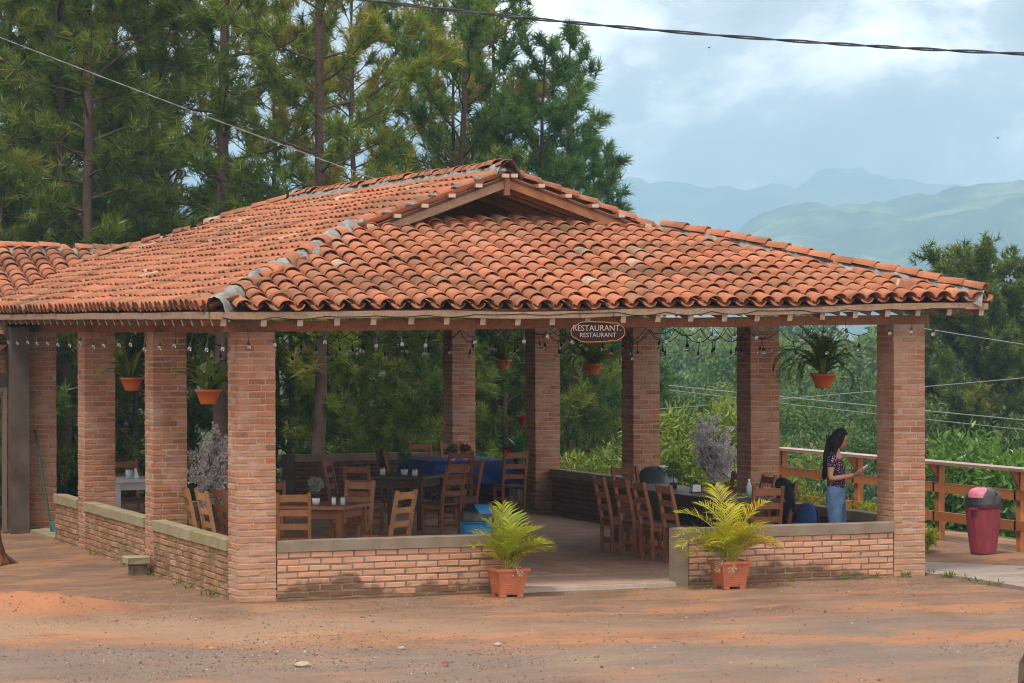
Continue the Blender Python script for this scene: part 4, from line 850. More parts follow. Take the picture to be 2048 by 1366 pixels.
for lb, a, b in SW:
    a = np.array(a); b = np.array(b); n = max(4, int(np.linalg.norm(b - a) / .42)); pts = []; bl = []
    for i in range(n):
        s_ = swag(a + (b - a) * i / n, a + (b - a) * (i + 1) / n, 7, random.uniform(.06, .17)); pts += s_[:-1]; bl.append(s_[3] - np.array((0, 0, .05))); 
    string(lb, pts, bl)
# ------------------------------------------------------------------ plants in pots
def frond(m, base, az, el0, Ln, droop, nl, ll, lw, seed, tint, stem_r=.006, vee=.5, mi_leaf=0, mi_stem=1, start=.25, taper=True):
    """arching pinnate frond"""
    g_ = np.random.default_rng(seed); n = 14; t = np.linspace(0, 1, n); el = el0 - droop * t ** 1.4; st = Ln / (n - 1)
    h = np.array((math.cos(az), math.sin(az), 0)); P = [np.array(base, float)]
    for i in range(n - 1): P.append(P[-1] + st * (h * math.cos(el[i]) + np.array((0, 0, 1)) * math.sin(el[i])))
    P = np.array(P); m.tube(P, np.linspace(stem_r, stem_r * .3, n), 5, tint, mi_stem, cap=False)
    side = np.array((-math.sin(az), math.cos(az), 0)); T = np.gradient(P, axis=0); T /= np.linalg.norm(T, axis=1)[:, None]
    V = []; F = []; tt = []
    for q_ in np.linspace(start, .99, nl):
        for s in (-1, 1):
            x = q_ * (n - 1); i = min(int(x), n - 2); f_ = x - i; p = P[i] * (1 - f_) + P[i + 1] * f_; tg = T[i]; nr = np.cross(side, tg); nr = nr if nr[2] > 0 else -nr
            k_ = math.sin(math.pi * (.2 + .74 * (q_ - start) / (1 - start))) ** .5 if taper else 1; l_ = ll * k_ * g_.uniform(.85, 1.12)
            d = unit(side * s * .9 + tg * (.45 + .5 * q_) + nr * vee + g_.normal(0, .09, 3)); d2 = unit(d - np.array((0, 0, .38)) + g_.normal(0, .08, 3))
            wv = unit(np.cross(d, nr + g_.normal(0, .2, 3))) * lw / 2; m1 = p + d * l_ * .5; e = m1 + d2 * l_ * .5
            b = len(V); V += [p - wv * .4, p + wv * .4, m1 + wv, m1 - wv, e]; F += [(b, b + 1, b + 2, b + 3), (b + 3, b + 2, b + 4, b + 4)]; tt += [tint + g_.normal(0, .07)] * 2
    V = np.array(V); F = np.array(F); tt = np.clip(tt, 0, 1); off = m.n; m.add(V, F[0::2], tt[0::2], mi_leaf)
    m.f3.append(F[1::2][:, :3] + off); m.t3.append(np.array(tt)[1::2]); m.m3.append(np.full(len(F) // 2, mi_leaf))
def planter(label, x, y, seed, sc=1.0, fr=None):
    t = thing('potted_palm', label, 'potted palm', (x, y, .0)); t.scale = (.85,) * 3; p = bpy.data.objects.new('planter_pot', None); link(p, t)
    m = MB(); a, b = .155, .20
    m.add([(-a, -a, .03), (a, -a, .03), (a, a, .03), (-a, a, .03), (-b, -b, .33), (b, -b, .33), (b, b, .33), (-b, b, .33)], MB.BF[[0, 2, 3, 4, 5]]); 
    for z in (.06, .085, .11, .135, .16):
        q = a + (b - a) * (z - .03) / .3; w_ = .09
        for s in range(4):
            M = rotz(s * math.pi / 2); m.add(xf(M, np.array([(-w_, -q - .0, z - .008), (w_, -q, z - .008), (w_, -q - .006, z), (-w_, -q - .006, z), (-w_, -q - .001, z + .007), (w_, -q - .001, z + .007)])), [(0, 1, 2, 3), (3, 2, 5, 4)])
    m.build('pot_body', M_terra, p)
    r = MB(); o_, i_ = .225, .185; zz = (.325, .362)
    V = [(sx * q, sy * q, z) for q, z in ((o_, zz[0]), (o_ + .003, zz[1]), (i_, zz[1]), (i_, .30)) for sx, sy in ((-1, -1), (1, -1), (1, 1), (-1, 1))]
    r.add(V, [(k_ * 4 + j, k_ * 4 + (j + 1) % 4, k_ * 4 + 4 + (j + 1) % 4, k_ * 4 + 4 + j) for k_ in range(3) for j in range(4)]); r.add(V[:4], [(3, 2, 1, 0)]); r.build('rim', M_terra, p)
    for sx in (-1, 1):
        for sy in (-1, 1): MB().box(sx * .115 - .04, sx * .115 + .04, sy * .115 - .04, sy * .115 + .04, 0, .032).build('foot', M_terra, p)
    MB().lathe([(.001, .33), (.016, .33), (.017, .325)], 12).build('emblem', M_metal, p, True, (.0, -.197, .12), (R(75), 0, 0)) if False else inst('emblem', MB().lathe([(.001, 0), (.015, 0), (.017, -.004)], 12).mesh('emblem', M_metal, True), p, (0, -.199, .265), (R(98), 0, 0))
    MB().box(-.19, .19, -.19, .19, .29, .31).build('soil', M_soil, p)
    g_ = np.random.default_rng(seed); m = MB()
    for (az, el, Ln, dr, ti) in fr:
        bx, by = g_.uniform(-.07, .07, 2); ti = min(1, ti + (.22 if seed == 12 else 0)); frond(m, (bx, by, .30), az, min(1.5, el + (.18 if seed == 11 else .05)), Ln * sc * (.95 if seed == 11 else g_.uniform(.85, 1.05)), dr * (1.0 if seed == 11 else 1.15), 24, .36 * sc, .018, g_.integers(1e6), ti, .009, .35, 0, 1, .36)
    for i in range(16):
        az = g_.uniform(0, 6.28); bx, by = g_.uniform(-.09, .09, 2); frond(m, (bx, by, .30), az, g_.uniform(1.0, 1.45), g_.uniform(.45, .8) * sc, g_.uniform(.8, 1.6), 18, .20, .018, g_.integers(1e6), g_.uniform(.2, .9), .007, .35, 0, 1, .4)
    m.build('fronds', [M_palm, M_palm_stem], t)
    m = MB()
    for i in range(5): az = g_.uniform(0, 6.28); frond(m, (g_.uniform(-.1, .1), g_.uniform(-.1, .1), .33), az, g_.uniform(.2, .9), g_.uniform(.25, .45), 2.2, 10, .10, .012, g_.integers(1e6), .5, .005, .2, 0, 0, .4)
    m.build('dry_fronds', M_dry, t)
# azimuths: 0 = +x (image right), pi = left, pi/2 = away, -pi/2 = towards us
planter('areca palm in square terracotta planter left of the entrance', 2.93, -.32, 11, .82, [(.05, 1.15, 1.02, 1.35, .55), (-.25, .95, .95, 1.5, .75), (.35, .8, .85, 1.5, .8), (3.05, 1.2, .98, 1.5, .45), (3.4, 1.0, .9, 1.6, .5), (2.7, 1.42, 1.12, .5, .5), (1.6, 1.48, 1.15, .6, .45), (-1.6, 1.3, .9, 1.3, .6), (1.2, 1.35, 1.0, .8, .35), (-2.2, 1.2, .8, 1.6, .4), (2.2, 1.3, .95, 1.0, .4), (-.8, 1.1, .8, 1.5, .7)])
planter('taller areca palm in square planter right of the entrance', 5.55, -.42, 12, .84, [(3.2, 1.15, 1.25, 1.6, .45), (2.8, 1.3, 1.3, 1.3, .55), (3.5, .95, 1.1, 1.5, .4), (3.0, .8, .95, 1.6, .45), (.1, 1.3, 1.3, .9, .6), (.4, 1.15, 1.15, 1.6, .9), (-.3, 1.0, .9, 1.7, .95), (0., .9, .85, 1.5, 1.0), (1.6, 1.5, 1.35, .8, .5), (2.2, 1.42, 1.35, 1.1, .4), (-1.5, 1.3, 1.0, 1.4, .6), (-2.3, 1.2, .95, 1.6, .5), (.9, 1.35, 1.2, 1.2, .6), (-.9, 1.25, .9, 1.6, .85)])
def hanging(label, x, y, z, seed, sc=1.0, kind='fern', n=24):
    t = thing('hanging_basket', label, 'hanging plant', (x, y, z)); s = sc
    m = MB(); m.lathe([(.001, 0), (.085 * s, 0), (.09 * s, .02 * s), (.135 * s, .135 * s), (.15 * s, .135 * s), (.152 * s, .165 * s), (.14 * s, .165 * s), (.13 * s, .14 * s), (.001, .13 * s)], 24); m.build('pot', M_pot, t, True)
    for i in range(3):
        a = i * 2.094 + .3; MB().tube([(.14 * s * math.cos(a), .14 * s * math.sin(a), .16 * s), (0, 0, .62)], .0025, 4).build('hanger_wire', M_black, t)
    MB().tube([(0, 0, .62), (0, 0, 2.93 - z)], .003, 4).build('hanger_wire', M_black, t)
    g_ = np.random.default_rng(seed); m = MB()
    for i in range(n):
        az = g_.uniform(0, 6.28)
        if kind == 'fern': frond(m, (g_.uniform(-.05, .05), g_.uniform(-.05, .05), .14 * s), az, g_.uniform(.7, 1.5), g_.uniform(.5, .95) * s, g_.uniform(.8, 3.4), 34, .062 * s, .018, g_.integers(1e6), g_.uniform(.1, .8), .004, .1, 0, 0, .1)
        else: # strap leaves
            n_ = 9; el = g_.uniform(.5, 1.45) - g_.uniform(.6, 2.6) * np.linspace(0, 1, n_) ** 1.5; Ln = g_.uniform(.35, .75) * s; h = np.array((math.cos(az), math.sin(az), 0)); P = [np.array((g_.uniform(-.05, .05), g_.uniform(-.05, .05), .14 * s))]
            for q_ in range(n_ - 1): P.append(P[-1] + Ln / n_ * (h * math.cos(el[q_]) + np.array((0, 0, math.sin(el[q_])))))
            P = np.array(P); sd = np.array((-h[1], h[0], .25)); wv = (.024 * np.sin(np.pi * np.linspace(.12, 1, n_)) ** .6)[:, None] * sd; V = np.concatenate([P - wv, P + wv]); m.add(V, [(i_, i_ + 1, n_ + i_ + 1, n_ + i_) for i_ in range(n_ - 1)], g_.uniform(.15, 1))
    m.build('fronds', M_fern, t)
hanging('hanging fern basket in the bay left of the second column', .2, 5.65, 2.14, 1, 1.0, 'strap', 46)
hanging('hanging basket with long strap leaves beside the corner column', .2, 1.95, 2.06, 2, 1.02, 'strap', 36)
hanging('hanging fern basket farthest back near the blue table', 8.05, 13.1, 2.25, 3, .95, 'strap', 40)
hanging('hanging fern basket below the restaurant sign', 8.05, 9.4, 2.22, 4, .98, 'fern', 36)
hanging('big drooping hanging fern left of the right corner column', 8.0, 2.0, 2.16, 6, 1.1, 'fern', 46)
# artificial blossom trees
def blossom(label, x, y, mat, seed, cr, cz, n, lean=(0, 0)):
    t = thing('blossom_tree', label, 'artificial tree', (x, y, FZ + .012)); g_ = np.random.default_rng(seed)
    MB().lathe([(.001, 0), (.11, 0), (.15, .30), (.13, .30), (.001, .27)], 18).build('pot', M_black, t, True)
    tr = MB(); m = MB(); tr.tube([(0, 0, .25), (.01, .0, .5), (lean[0] * .3, lean[1] * .3, cz - .2)], [.022, .02, .015], 6)
    for i in range(n):
        d = g_.normal(0, 1, 3); d /= np.linalg.norm(d); c = np.array((lean[0], lean[1], cz)) + d * np.array(cr) * g_.random() ** .4; b = np.array((lean[0] * .3, lean[1] * .3, cz - .25)); mid = (b + c) / 2 + g_.normal(0, .04, 3)
        tr.tube([b, mid, c], [.008, .005, .003], 4, cap=False)
        for q_ in range(6): leaf_cluster(m, b + (c - b) * (.45 + .15 * q_) + g_.normal(0, .022, 3), (.04, .04, .04), 22, .034, .032, g_.integers(1e6))
    tr.build('branches', M_bark, t); m.build('blossoms', mat, t)
blossom('white blossom tree beside the front-left column', .92, 4.45, M_blossom, 3, (.30, .30, .48), 1.10, 62)
blossom('lilac blossom tree behind the long table by the right columns', 7.86, 4.85, M_blossom_l, 4, (.34, .34, .46), 1.18, 60, (.03, 0))
rp = thing('heliconia_plant', 'broad-leaved artificial plant with dark red flowers by the blue table', 'artificial plant', (8.02, 12.35, FZ + .012)); g_ = np.random.default_rng(9)
MB().lathe([(.001, 0), (.12, 0), (.16, .32), (.14, .32), (.001, .3)], 18).build('pot', M_wh, rp, True)
def blade(m, base, az, el, Ln, wd, droop, tint=.5):
    n_ = 9; e_ = el - droop * np.linspace(0, 1, n_) ** 1.3; h = np.array((math.cos(az), math.sin(az), 0)); P = [np.array(base, float)]
    for q_ in range(n_ - 1): P.append(P[-1] + Ln / n_ * (h * math.cos(e_[q_]) + np.array((0, 0, math.sin(e_[q_])))))
    P = np.array(P); sd = np.array((-h[1], h[0], 0)); wv = (wd * np.sin(np.pi * np.linspace(.08, 1, n_)) ** .75)[:, None] * sd; up_ = np.array((0, 0, 1)) * (.25 * np.linalg.norm(wv, axis=1))[:, None]; V = np.concatenate([P - wv + up_, P, P + wv + up_]); m.add(V, [(i_, i_ + 1, n_ + i_ + 1, n_ + i_) for i_ in range(n_ - 1)] + [(n_ + i_, n_ + i_ + 1, 2 * n_ + i_ + 1, 2 * n_ + i_) for i_ in range(n_ - 1)], tint)
m = MB()
for i in range(24): blade(m, (0, 0, g_.uniform(.35, 1.0)), g_.uniform(0, 6.28), g_.uniform(.4, 1.3), g_.uniform(.35, .6), g_.uniform(.05, .09), g_.uniform(.4, 1.6), g_.random())
for i in range(5): m.tube([(0, 0, .3), (g_.uniform(-.1, .1), g_.uniform(-.1, .1), g_.uniform(.9, 1.2))], .012, 5)
m.build('leaves', M_big_leaf, rp); m = MB()
for bx, by, bz in ((.06, -.03, 1.42), (-.28, -.08, .92), (-.16, -.1, .72)):
    m = MB()
    for i in range(12): blade(m, (bx * .8, by * .8, bz - .12), i * .52, 1.1 - .02 * i, .22, .04, -.2, .5)
    m.build('flower', M_red, rp)
MB().tube([(0, 0, .3), (.03, -.02, .9), (.05, -.03, 1.35)], .01, 5).build('stem', M_fern, rp)

# ------------------------------------------------------------------ standing person with phone
def skin(name, verts, edges, radii, mats, parent, levels=2, root=0):
    me = bpy.data.meshes.new(name); me.from_pydata(verts, edges, []); o = bpy.data.objects.new(name, me); col.objects.link(o)
    md = o.modifiers.new('s', 'SKIN'); md.use_smooth_shade = True; md.branch_smoothing = .3
    for i, r in enumerate(radii): me.skin_vertices[0].data[i].radius = r if hasattr(r, '__len__') else (r, r)
    me.skin_vertices[0].data[root].use_root = True
    sb = o.modifiers.new('b', 'SUBSURF'); sb.levels = levels; sb.render_levels = levels
    bpy.context.view_layer.update(); m2 = bpy.data.meshes.new_from_object(o.evaluated_get(bpy.context.evaluated_depsgraph_get())); bpy.data.objects.remove(o)
    m2.materials.clear(); m2.materials.append(mats); return m2
def mesh_to_mb(mb, me, mi=0):
    V = np.zeros(len(me.vertices) * 3); me.vertices.foreach_get('co', V); 
    F4 = [tuple(p.vertices) for p in me.polygons if len(p.vertices) == 4]; F3 = [tuple(p.vertices) for p in me.polygons if len(p.vertices) == 3]; o = mb.n
    mb.add(V.reshape(-1, 3), F4, .5, mi)
    if F3: mb.f3.append(np.array(F3) + o); mb.t3.append(np.full(len(F3), .5)); mb.m3.append(np.full(len(F3), mi))
M_skin = plain('skin', (.40, .20, .125), .5, .35, .06); M_hair = NT('dark_hair', .6, .12); h_ = M_hair.noise(40, 3, .6, M_hair.scale(M_hair.obj(), (5, 5, .5))); M_hair.col(M_hair.mix(h_, (.006, .005, .005), (.022, .017, .015))); M_hair.bump(h_, .6, .01); M_hair = M_hair.m
k = NT('floral_fabric', .85, .2); v_ = k.n('ShaderNodeTexVoronoi', _Scale=80); k.l(k.obj(), v_.inputs['Vector']); cc = k.ramp(k.sep(v_.outputs['Color'], 0), [(0, (.015, .014, .03)), (.64, (.02, .018, .04)), (.70, (.26, .03, .06)), (.80, (.28, .15, .19)), (.87, (.03, .08, .18)), (.94, (.34, .30, .30)), (1, (.05, .08, .2))], 'CONSTANT'); k.col(cc); M_floral = k.m
k = NT('denim', .9, .15); k.col(k.mix(k.ramp(k.noise(7, 4, .6, k.obj()), [(.35, 0), (.7, 1)]), (.055, .115, .225), (.135, .225, .36))); k.bump(k.noise(160, 2, .5, k.obj()), .3, .003); M_denim = k.m
ps = thing('person', 'long-haired person in floral top and blue jeans looking at a phone', 'person', (7.46, .66, FZ), math.atan2(-.62, .78))
NB = [(0, 0, .90), (.0, 0, 1.05), (.005, 0, 1.20), (-.01, 0, 1.335), (-.005, 0, 1.40), (.018, 0, 1.455), # 0-5 pelvis..neck top
      (-.01, .145, 1.345), (-.045, .185, 1.09), (.17, .085, 1.095), (.205, .07, 1.115),      # 6-9 left arm
      (-.01, -.145, 1.345), (-.04, -.185, 1.08), (.19, -.07, 1.115), (.225, -.055, 1.135),   # 10-13 right arm
      (.0, .085, .83), (.025, .085, .48), (-.005, .085, .09), (.12, .09, .035), (.0, -.085, .83), (.035, -.08, .48), (.01, -.085, .09), (.135, -.09, .035)]
EB = [(0, 1), (1, 2), (2, 3), (3, 4), (4, 5), (3, 6), (6, 7), (7, 8), (8, 9), (3, 10), (10, 11), (11, 12), (12, 13), (0, 14), (14, 15), (15, 16), (16, 17), (0, 18), (18, 19), (19, 20), (20, 21)]
RB = [(.085, .095), (.080, .085), (.088, .10), (.08, .095), (.045, .05), .045, .05, .04, .026, .022, .05, .04, .026, .022, .06, .045, .036, .035, .06, .045, .036, .035]
body = MB(); mesh_to_mb(body, skin('b', NB, EB, RB, M_skin, ps))
# head, looking down at the phone
hd = MB(); n_, m_ = 22, 16; V = []
for i in range(m_ + 1):
    ph = math.pi * i / m_
    for j in range(n_):
        th = 2 * math.pi * j / n_; x, y, z = math.sin(ph) * math.cos(th), math.sin(ph) * math.sin(th), math.cos(ph)
        low = max(0, -z); X = .092 * x * (1 - .28 * low ** 1.5) + .018 * low * (x > -.2); Y = .072 * y * (1 - .38 * low ** 1.6); Z = .112 * z
        if x > .2: 
            X += .020 * math.exp(-((y / .16) ** 2) - ((z + .12) / .17) ** 2)      # nose
            X -= .008 * math.exp(-(((abs(y) - .36) / .17) ** 2) - ((z - .10) / .12) ** 2)  # eye sockets
            X += .007 * math.exp(-((y / .30) ** 2) - ((z + .48) / .08) ** 2)      # lips
            X += .008 * math.exp(-((y / .25) ** 2) - ((z + .80) / .12) ** 2)      # chin
        V.append((X, Y, Z))
hd.add(V, [(i * n_ + j, i * n_ + (j + 1) % n_, (i + 1) * n_ + (j + 1) % n_, (i + 1) * n_ + j) for i in range(m_) for j in range(n_)])
for s in (-1, 1): hd.ball((-.005, s * .072, -.005), (.018, .008, .028), 8, 6)
HM = np.array(Matrix.Translation((.045, 0, 1.535)) @ Matrix.Rotation(R(24), 4, 'Y')); body.merge(hd, HM)
# hands: palm and five curled fingers each, closed round the phone
def hand(w_, s, d):
    w_ = np.array(w_); d = unit(d); sd = unit(np.cross(d, (0, 0, 1))) * s; up_ = np.cross(sd, d) * s
    v = [tuple(w_), tuple(w_ + d * .035), tuple(w_ + d * .065)]; e = [(0, 1), (1, 2)]; r = [.02, .024, .02]
    for q_, ln in zip((-.024, -.008, .008, .023), (.062, .072, .068, .052)):
        b = len(v); p = w_ + d * .066 + sd * q_; v += [tuple(p), tuple(p + d * ln * .45 + up_ * .008), tuple(p + d * ln * .75 + up_ * .03), tuple(p + d * ln * .6 + up_ * .05)]; e += [(2, b), (b, b + 1), (b + 1, b + 2), (b + 2, b + 3)]; r += [.0095, .0088, .008, .007]
    b = len(v); p = w_ + d * .02 - sd * .025; v += [tuple(p), tuple(p + d * .025 - sd * .018 + up_ * .018), tuple(p + d * .05 - sd * .012 + up_ * .036)]; e += [(1, b), (b, b + 1), (b + 1, b + 2)]; r += [.012, .0105, .009]
    return skin('h', v, e, r, M_skin, None, 1)
mesh_to_mb(body, hand((.20, .068, 1.112), 1, (.9, -.25, .2))); mesh_to_mb(body, hand((.222, -.055, 1.133), -1, (.9, .2, .25)))
body.build('body', M_skin, ps, True)
fe_ = MB()
for s in (-1, 1): fe_.ball(xf(HM, np.array([(.083, s * .028, .012)]))[0], (.006, .011, .005), 8, 5)
fe_.build('eyes', M_black, ps, True)
bw = MB()
for s in (-1, 1): bw.tube(xf(HM, np.array([(.086, s * .013, .030), (.086, s * .028, .035), (.078, s * .044, .029)])), .0035, 5)
bw.build('eyebrows', M_hair, ps, True)
lp = MB(); lp.ball(xf(HM, np.array([(.090, 0, -.054)]))[0], (.008, .019, .006), 8, 5); lp.build('lips', plain('lips', (.33, .09, .08), .45), ps, True)
tp = skin('t', [(0, 0, .93), (.0, 0, 1.07), (.01, 0, 1.21), (-.01, 0, 1.325), (-.01, .145, 1.345), (-.03, .172, 1.21), (-.01, -.145, 1.345), (-.028, -.172, 1.20)], [(0, 1), (1, 2), (2, 3), (3, 4), (4, 5), (3, 6), (6, 7)], [(.128, .135), (.116, .122), (.128, .135), (.095, .115), .064, .064, .064, .064], M_floral, ps); inst('blouse', tp, ps)
jn = skin('j', [(0, 0, 1.06), (-.012, 0, .90), (.005, .088, .80), (.04, .092, .48), (.01, .09, .12), (-.012, -.088, .80), (.015, -.088, .48), (-.01, -.09, .12)], [(0, 1), (1, 2), (2, 3), (3, 4), (1, 5), (5, 6), (6, 7)], [(.122, .128), (.158, .17), (.112, .086), (.076, .066), .055, (.112, .086), (.076, .066), .055], M_denim, ps); inst('jeans', jn, ps)
ha = MB(); n_, m_ = 28, 20; V = []
for i in range(m_ + 1):
    ph_ = math.pi * i / m_
    for j in range(n_):
        th = 2 * math.pi * j / n_; x, y, z = math.sin(ph_) * math.cos(th), math.sin(ph_) * math.sin(th), math.cos(ph_)
        f_ = float(smooth(.30, .55, np.array(x - .55 * abs(y) + .12))) * float(smooth(.80, .62, np.array(z + .12 * abs(y)))); q_ = 1.15 + .03 * math.sin(th * 9 + z * 3) - .42 * f_; V.append((.094 * x * q_ - .006, .080 * y * q_, .112 * z * q_ + .004))
ha.add(V, [(i * n_ + j, i * n_ + (j + 1) % n_, (i + 1) * n_ + (j + 1) % n_, (i + 1) * n_ + j) for i in range(m_) for j in range(n_)]); ha.v[0] = xf(HM, ha.v[0])
h2 = MB(); h2.loft([(-.012, 0, 1.60, .05, .06, .2), (-.03, 0, 1.56, .075, .086, .25), (-.05, 0, 1.505, .07, .092, .18), (-.068, 0, 1.445, .06, .094, .08), (-.085, 0, 1.38, .052, .10, 0), (-.098, 0, 1.31, .050, .106, 0), (-.108, 0, 1.24, .046, .104, 0), (-.116, 0, 1.17, .040, .094, 0), (-.122, 0, 1.11, .030, .07, 0), (-.125, 0, 1.07, .012, .03, 0)], 32)
V = h2.v[0]; a_ = np.arctan2(V[:, 1], V[:, 0] + .05); wv_ = (1.62 - V[:, 2]).clip(0, 1); q_ = 1 + (.03 + .14 * wv_) * np.sin(a_ * 8 + V[:, 2] * 16) + .03 * np.sin(a_ * 17); V[:, 1] *= q_; V[:, 0] += .016 * np.sin(V[:, 2] * 24 + a_) * wv_ * 2; ha.merge(h2)
st_ = np.random.default_rng(4)
for i in range(46):
    a0 = st_.uniform(1.3, 5.0); r0_ = st_.uniform(.085, .10); z0_ = st_.uniform(1.45, 1.6); e0 = st_.uniform(1.03, 1.22); pts = [(-.03 + r0_ * math.cos(a0) * .8, r0_ * math.sin(a0) * .9, z0_)]
    for q_ in (.35, .7, 1): pts.append((-.03 - .075 * q_ + .055 * math.cos(a0) + st_.normal(0, .008), .095 * math.sin(a0) + st_.normal(0, .010), z0_ + (e0 - z0_) * q_))
    ha.tube(pts, [.005, .007, .006, .002], 4)
ha.build('hair', M_hair, ps, True)
lk = MB()
for s in (-1, 1): lk.loft([(.03, s * .076, 1.60, .010, .010, 0), (.03, s * .084, 1.54, .022, .014, 0), (.02, s * .092, 1.44, .03, .02, 0), (-.02, s * .10, 1.33, .03, .022, 0), (-.05, s * .10, 1.24, .01, .01, 0)], 10)
lk.build('hair_lock', M_hair, ps, True)
MB().box(-.15, .02, 0, .01, 0, 0).mesh('x', M_black) if False else None
ph = MB(); ph.box(-.04, .04, -.075, .075, -.005, .005, top=.002); o = ph.build('phone', M_wh, None, True); 
fx, fy = math.cos(ps.rotation_euler.z), math.sin(ps.rotation_euler.z); o.location = (7.46 + .315 * fx, .66 + .315 * fy, FZ + 1.185); o.rotation_euler = (R(40), R(-25), ps.rotation_euler.z - R(90)); tag(o, 'white phone held in the standing person\'s hands', 'phone')
scr = MB().box(-.036, .036, -.068, .068, .0052, .0062).build('screen', plain('phone_screen', (.35, .38, .42), .2), o)

# ------------------------------------------------------------------ small things on the ground
sb_ = thing('stone_block', 'mossy stone slab set on a small block at the side wall', 'stone', (-.17, 3.85, 0)); g_ = np.random.default_rng(2)
for nm, bx in (('slab', (-.15, .13, -.16, .16, .125, .215)), ('support', (-.08, .10, -.12, .12, -.05, .124))):
    m = MB(); m.add(BRV[2][0] * np.array((bx[1] - bx[0], bx[3] - bx[2], bx[5] - bx[4])) + np.array(((bx[0] + bx[1]) / 2, (bx[2] + bx[3]) / 2, (bx[4] + bx[5]) / 2)), BRV[2][1]); m.build(nm, M_cap_moss if nm == 'slab' else M_mortar_dark, sb_)
stp = thing('tree_stump', 'rough red-brown tree stump at the left edge', 'stump', (-1.52, 6.3, -.02)); m = MB(); prof = [(.30, 0), (.24, .10), (.20, .28), (.19, .44), (.175, .47), (.001, .46)]; m.lathe(prof, 22); V = m.v[0]; a_ = np.arctan2(V[:, 1], V[:, 0]); q_ = 1 + .12 * np.sin(a_ * 5 + 1) * (1 - V[:, 2] / .7) + g_.normal(0, .03, len(V)); V[:, 0] *= q_; V[:, 1] *= q_; m.build('trunk_base', wood_mat('stump_wood', (.14, .05, .022), (.30, .13, .06), .95, .6, .5, .1), stp)
m = MB()
for i in range(6):
    a = g_.uniform(0, 6.28); m.tube([(.15 * math.cos(a), .15 * math.sin(a), .15), (.28 * math.cos(a), .28 * math.sin(a), .04), (.42 * math.cos(a), .42 * math.sin(a), -.03)], [.06, .045, .02], 6)
m.build('roots', M_bark, stp)
bro = thing('broom', 'dark green broom leaning at the doorway corner', 'broom', (.12, 10.9, .05)); MB().tube([(.06, -.35, .12), (-.03, .30, 1.42)], .014, 7).build('handle', plain('green_pole', (.012, .06, .045), .5), bro); m = MB(); m.loft([(.09, -.45, 0, .05, .13, 0), (.075, -.40, .08, .035, .10, 0), (.06, -.35, .14, .02, .04, 0)], 12); m.build('bristles', plain('green_bristles', (.015, .10, .07), .8), bro)
def stone(label, x, y, r, c, seed):
    g_ = np.random.default_rng(seed); m = MB(); m.ball((0, 0, r * .3), (r * 1.3, r, r * .55), 9, 6); V = m.v[0]; V *= 1 + g_.normal(0, .07, V.shape); o = m.build('stone', plain('stone_' + str(seed), c, .9), None, False, (x, y, float(land(np.array([x]), np.array([y]))[0])), (0, 0, seed)); tag(o, label, 'stone', 'loose stones on the track')
stone('pale flat stone, largest on the gravel track at bottom left', -.94, -5.45, .055, (.32, .255, .18), 3)
stone('light stone at the middle of the grey gravel patch', 1.18, -4.59, .036, (.28, .25, .22), 5); stone('small grey stone above the red wrapper on the gravel', .30, -4.44, .034, (.24, .22, .2), 7)
lt = MB(); lt.add([(-.04, -.02, .01), (.0, -.03, .03), (.04, -.01, .012), (.04, .02, .02), (.0, .03, .035), (-.04, .02, .01)], [(0, 1, 4, 5), (1, 2, 3, 4)]); o = lt.build('wrapper', M_red, None, False, (.21, -5.89, .01), (0, 0, .4)); tag(o, 'small red wrapper lying on the gravel', 'litter')
# gravel strewn over the track (countless)
g_ = np.random.default_rng(31); N = 60000
gx = g_.uniform(-5, 11, N); gy = -10 + 11.5 * g_.random(N) ** .8; den = fbm(gx * .55, gy * 1.1, 5, 41); dd_ = -gy - .42 * gx + (fbm(gx * .6, gy * .9, 4, 44) - .5) * 4
pr_ = .06 + .80 * smooth(.42, .6, den) * np.where((dd_ > 4.0) & (dd_ < 7.5), 1.0, .3); keep = (g_.random(N) < pr_) & ((gy < -.08) | (gx < -.1) | (gx > 8.6)); gx, gy = gx[keep], gy[keep]; n_ = len(gx)
gz = land(gx, gy); gs = .0045 + .007 * g_.random(n_) + .011 * g_.random(n_) ** 12; a_ = g_.uniform(0, 6.28, n_)
O8 = np.array([(1, 0, 0), (0, 1, 0), (-1, 0, 0), (0, -1, 0), (0, 0, .8), (0, 0, -.5)]); F8 = np.array([(0, 1, 4), (1, 2, 4), (2, 3, 4), (3, 0, 4), (1, 0, 5), (2, 1, 5), (3, 2, 5), (0, 3, 5)])
Vg = O8[None] * gs[:, None, None] * g_.uniform(.6, 1.35, (n_, 6, 1)); ca, sa = np.cos(a_)[:, None], np.sin(a_)[:, None]; Vg = np.stack([Vg[..., 0] * ca - Vg[..., 1] * sa + gx[:, None], Vg[..., 0] * sa + Vg[..., 1] * ca + gy[:, None], Vg[..., 2] + gz[:, None] + .15 * gs[:, None]], -1)
gr = MB(); gr.add(Vg.reshape(-1, 3), (F8[None] + 6 * np.arange(n_)[:, None, None]).reshape(-1, 3), np.repeat(g_.random(n_), 8))
k = NT('gravel', .9, .2); k.col(k.ramp(k.tint(), [(0, (.07, .055, .045)), (.4, (.155, .11, .085)), (.85, (.225, .175, .14)), (.97, (.30, .25, .21)), (1, (.40, .35, .30))])); M_gravel = k.m
o = gr.build('gravel', M_gravel); tag(o, 'loose grey gravel scattered over the red dirt track', 'gravel', kind='stuff')
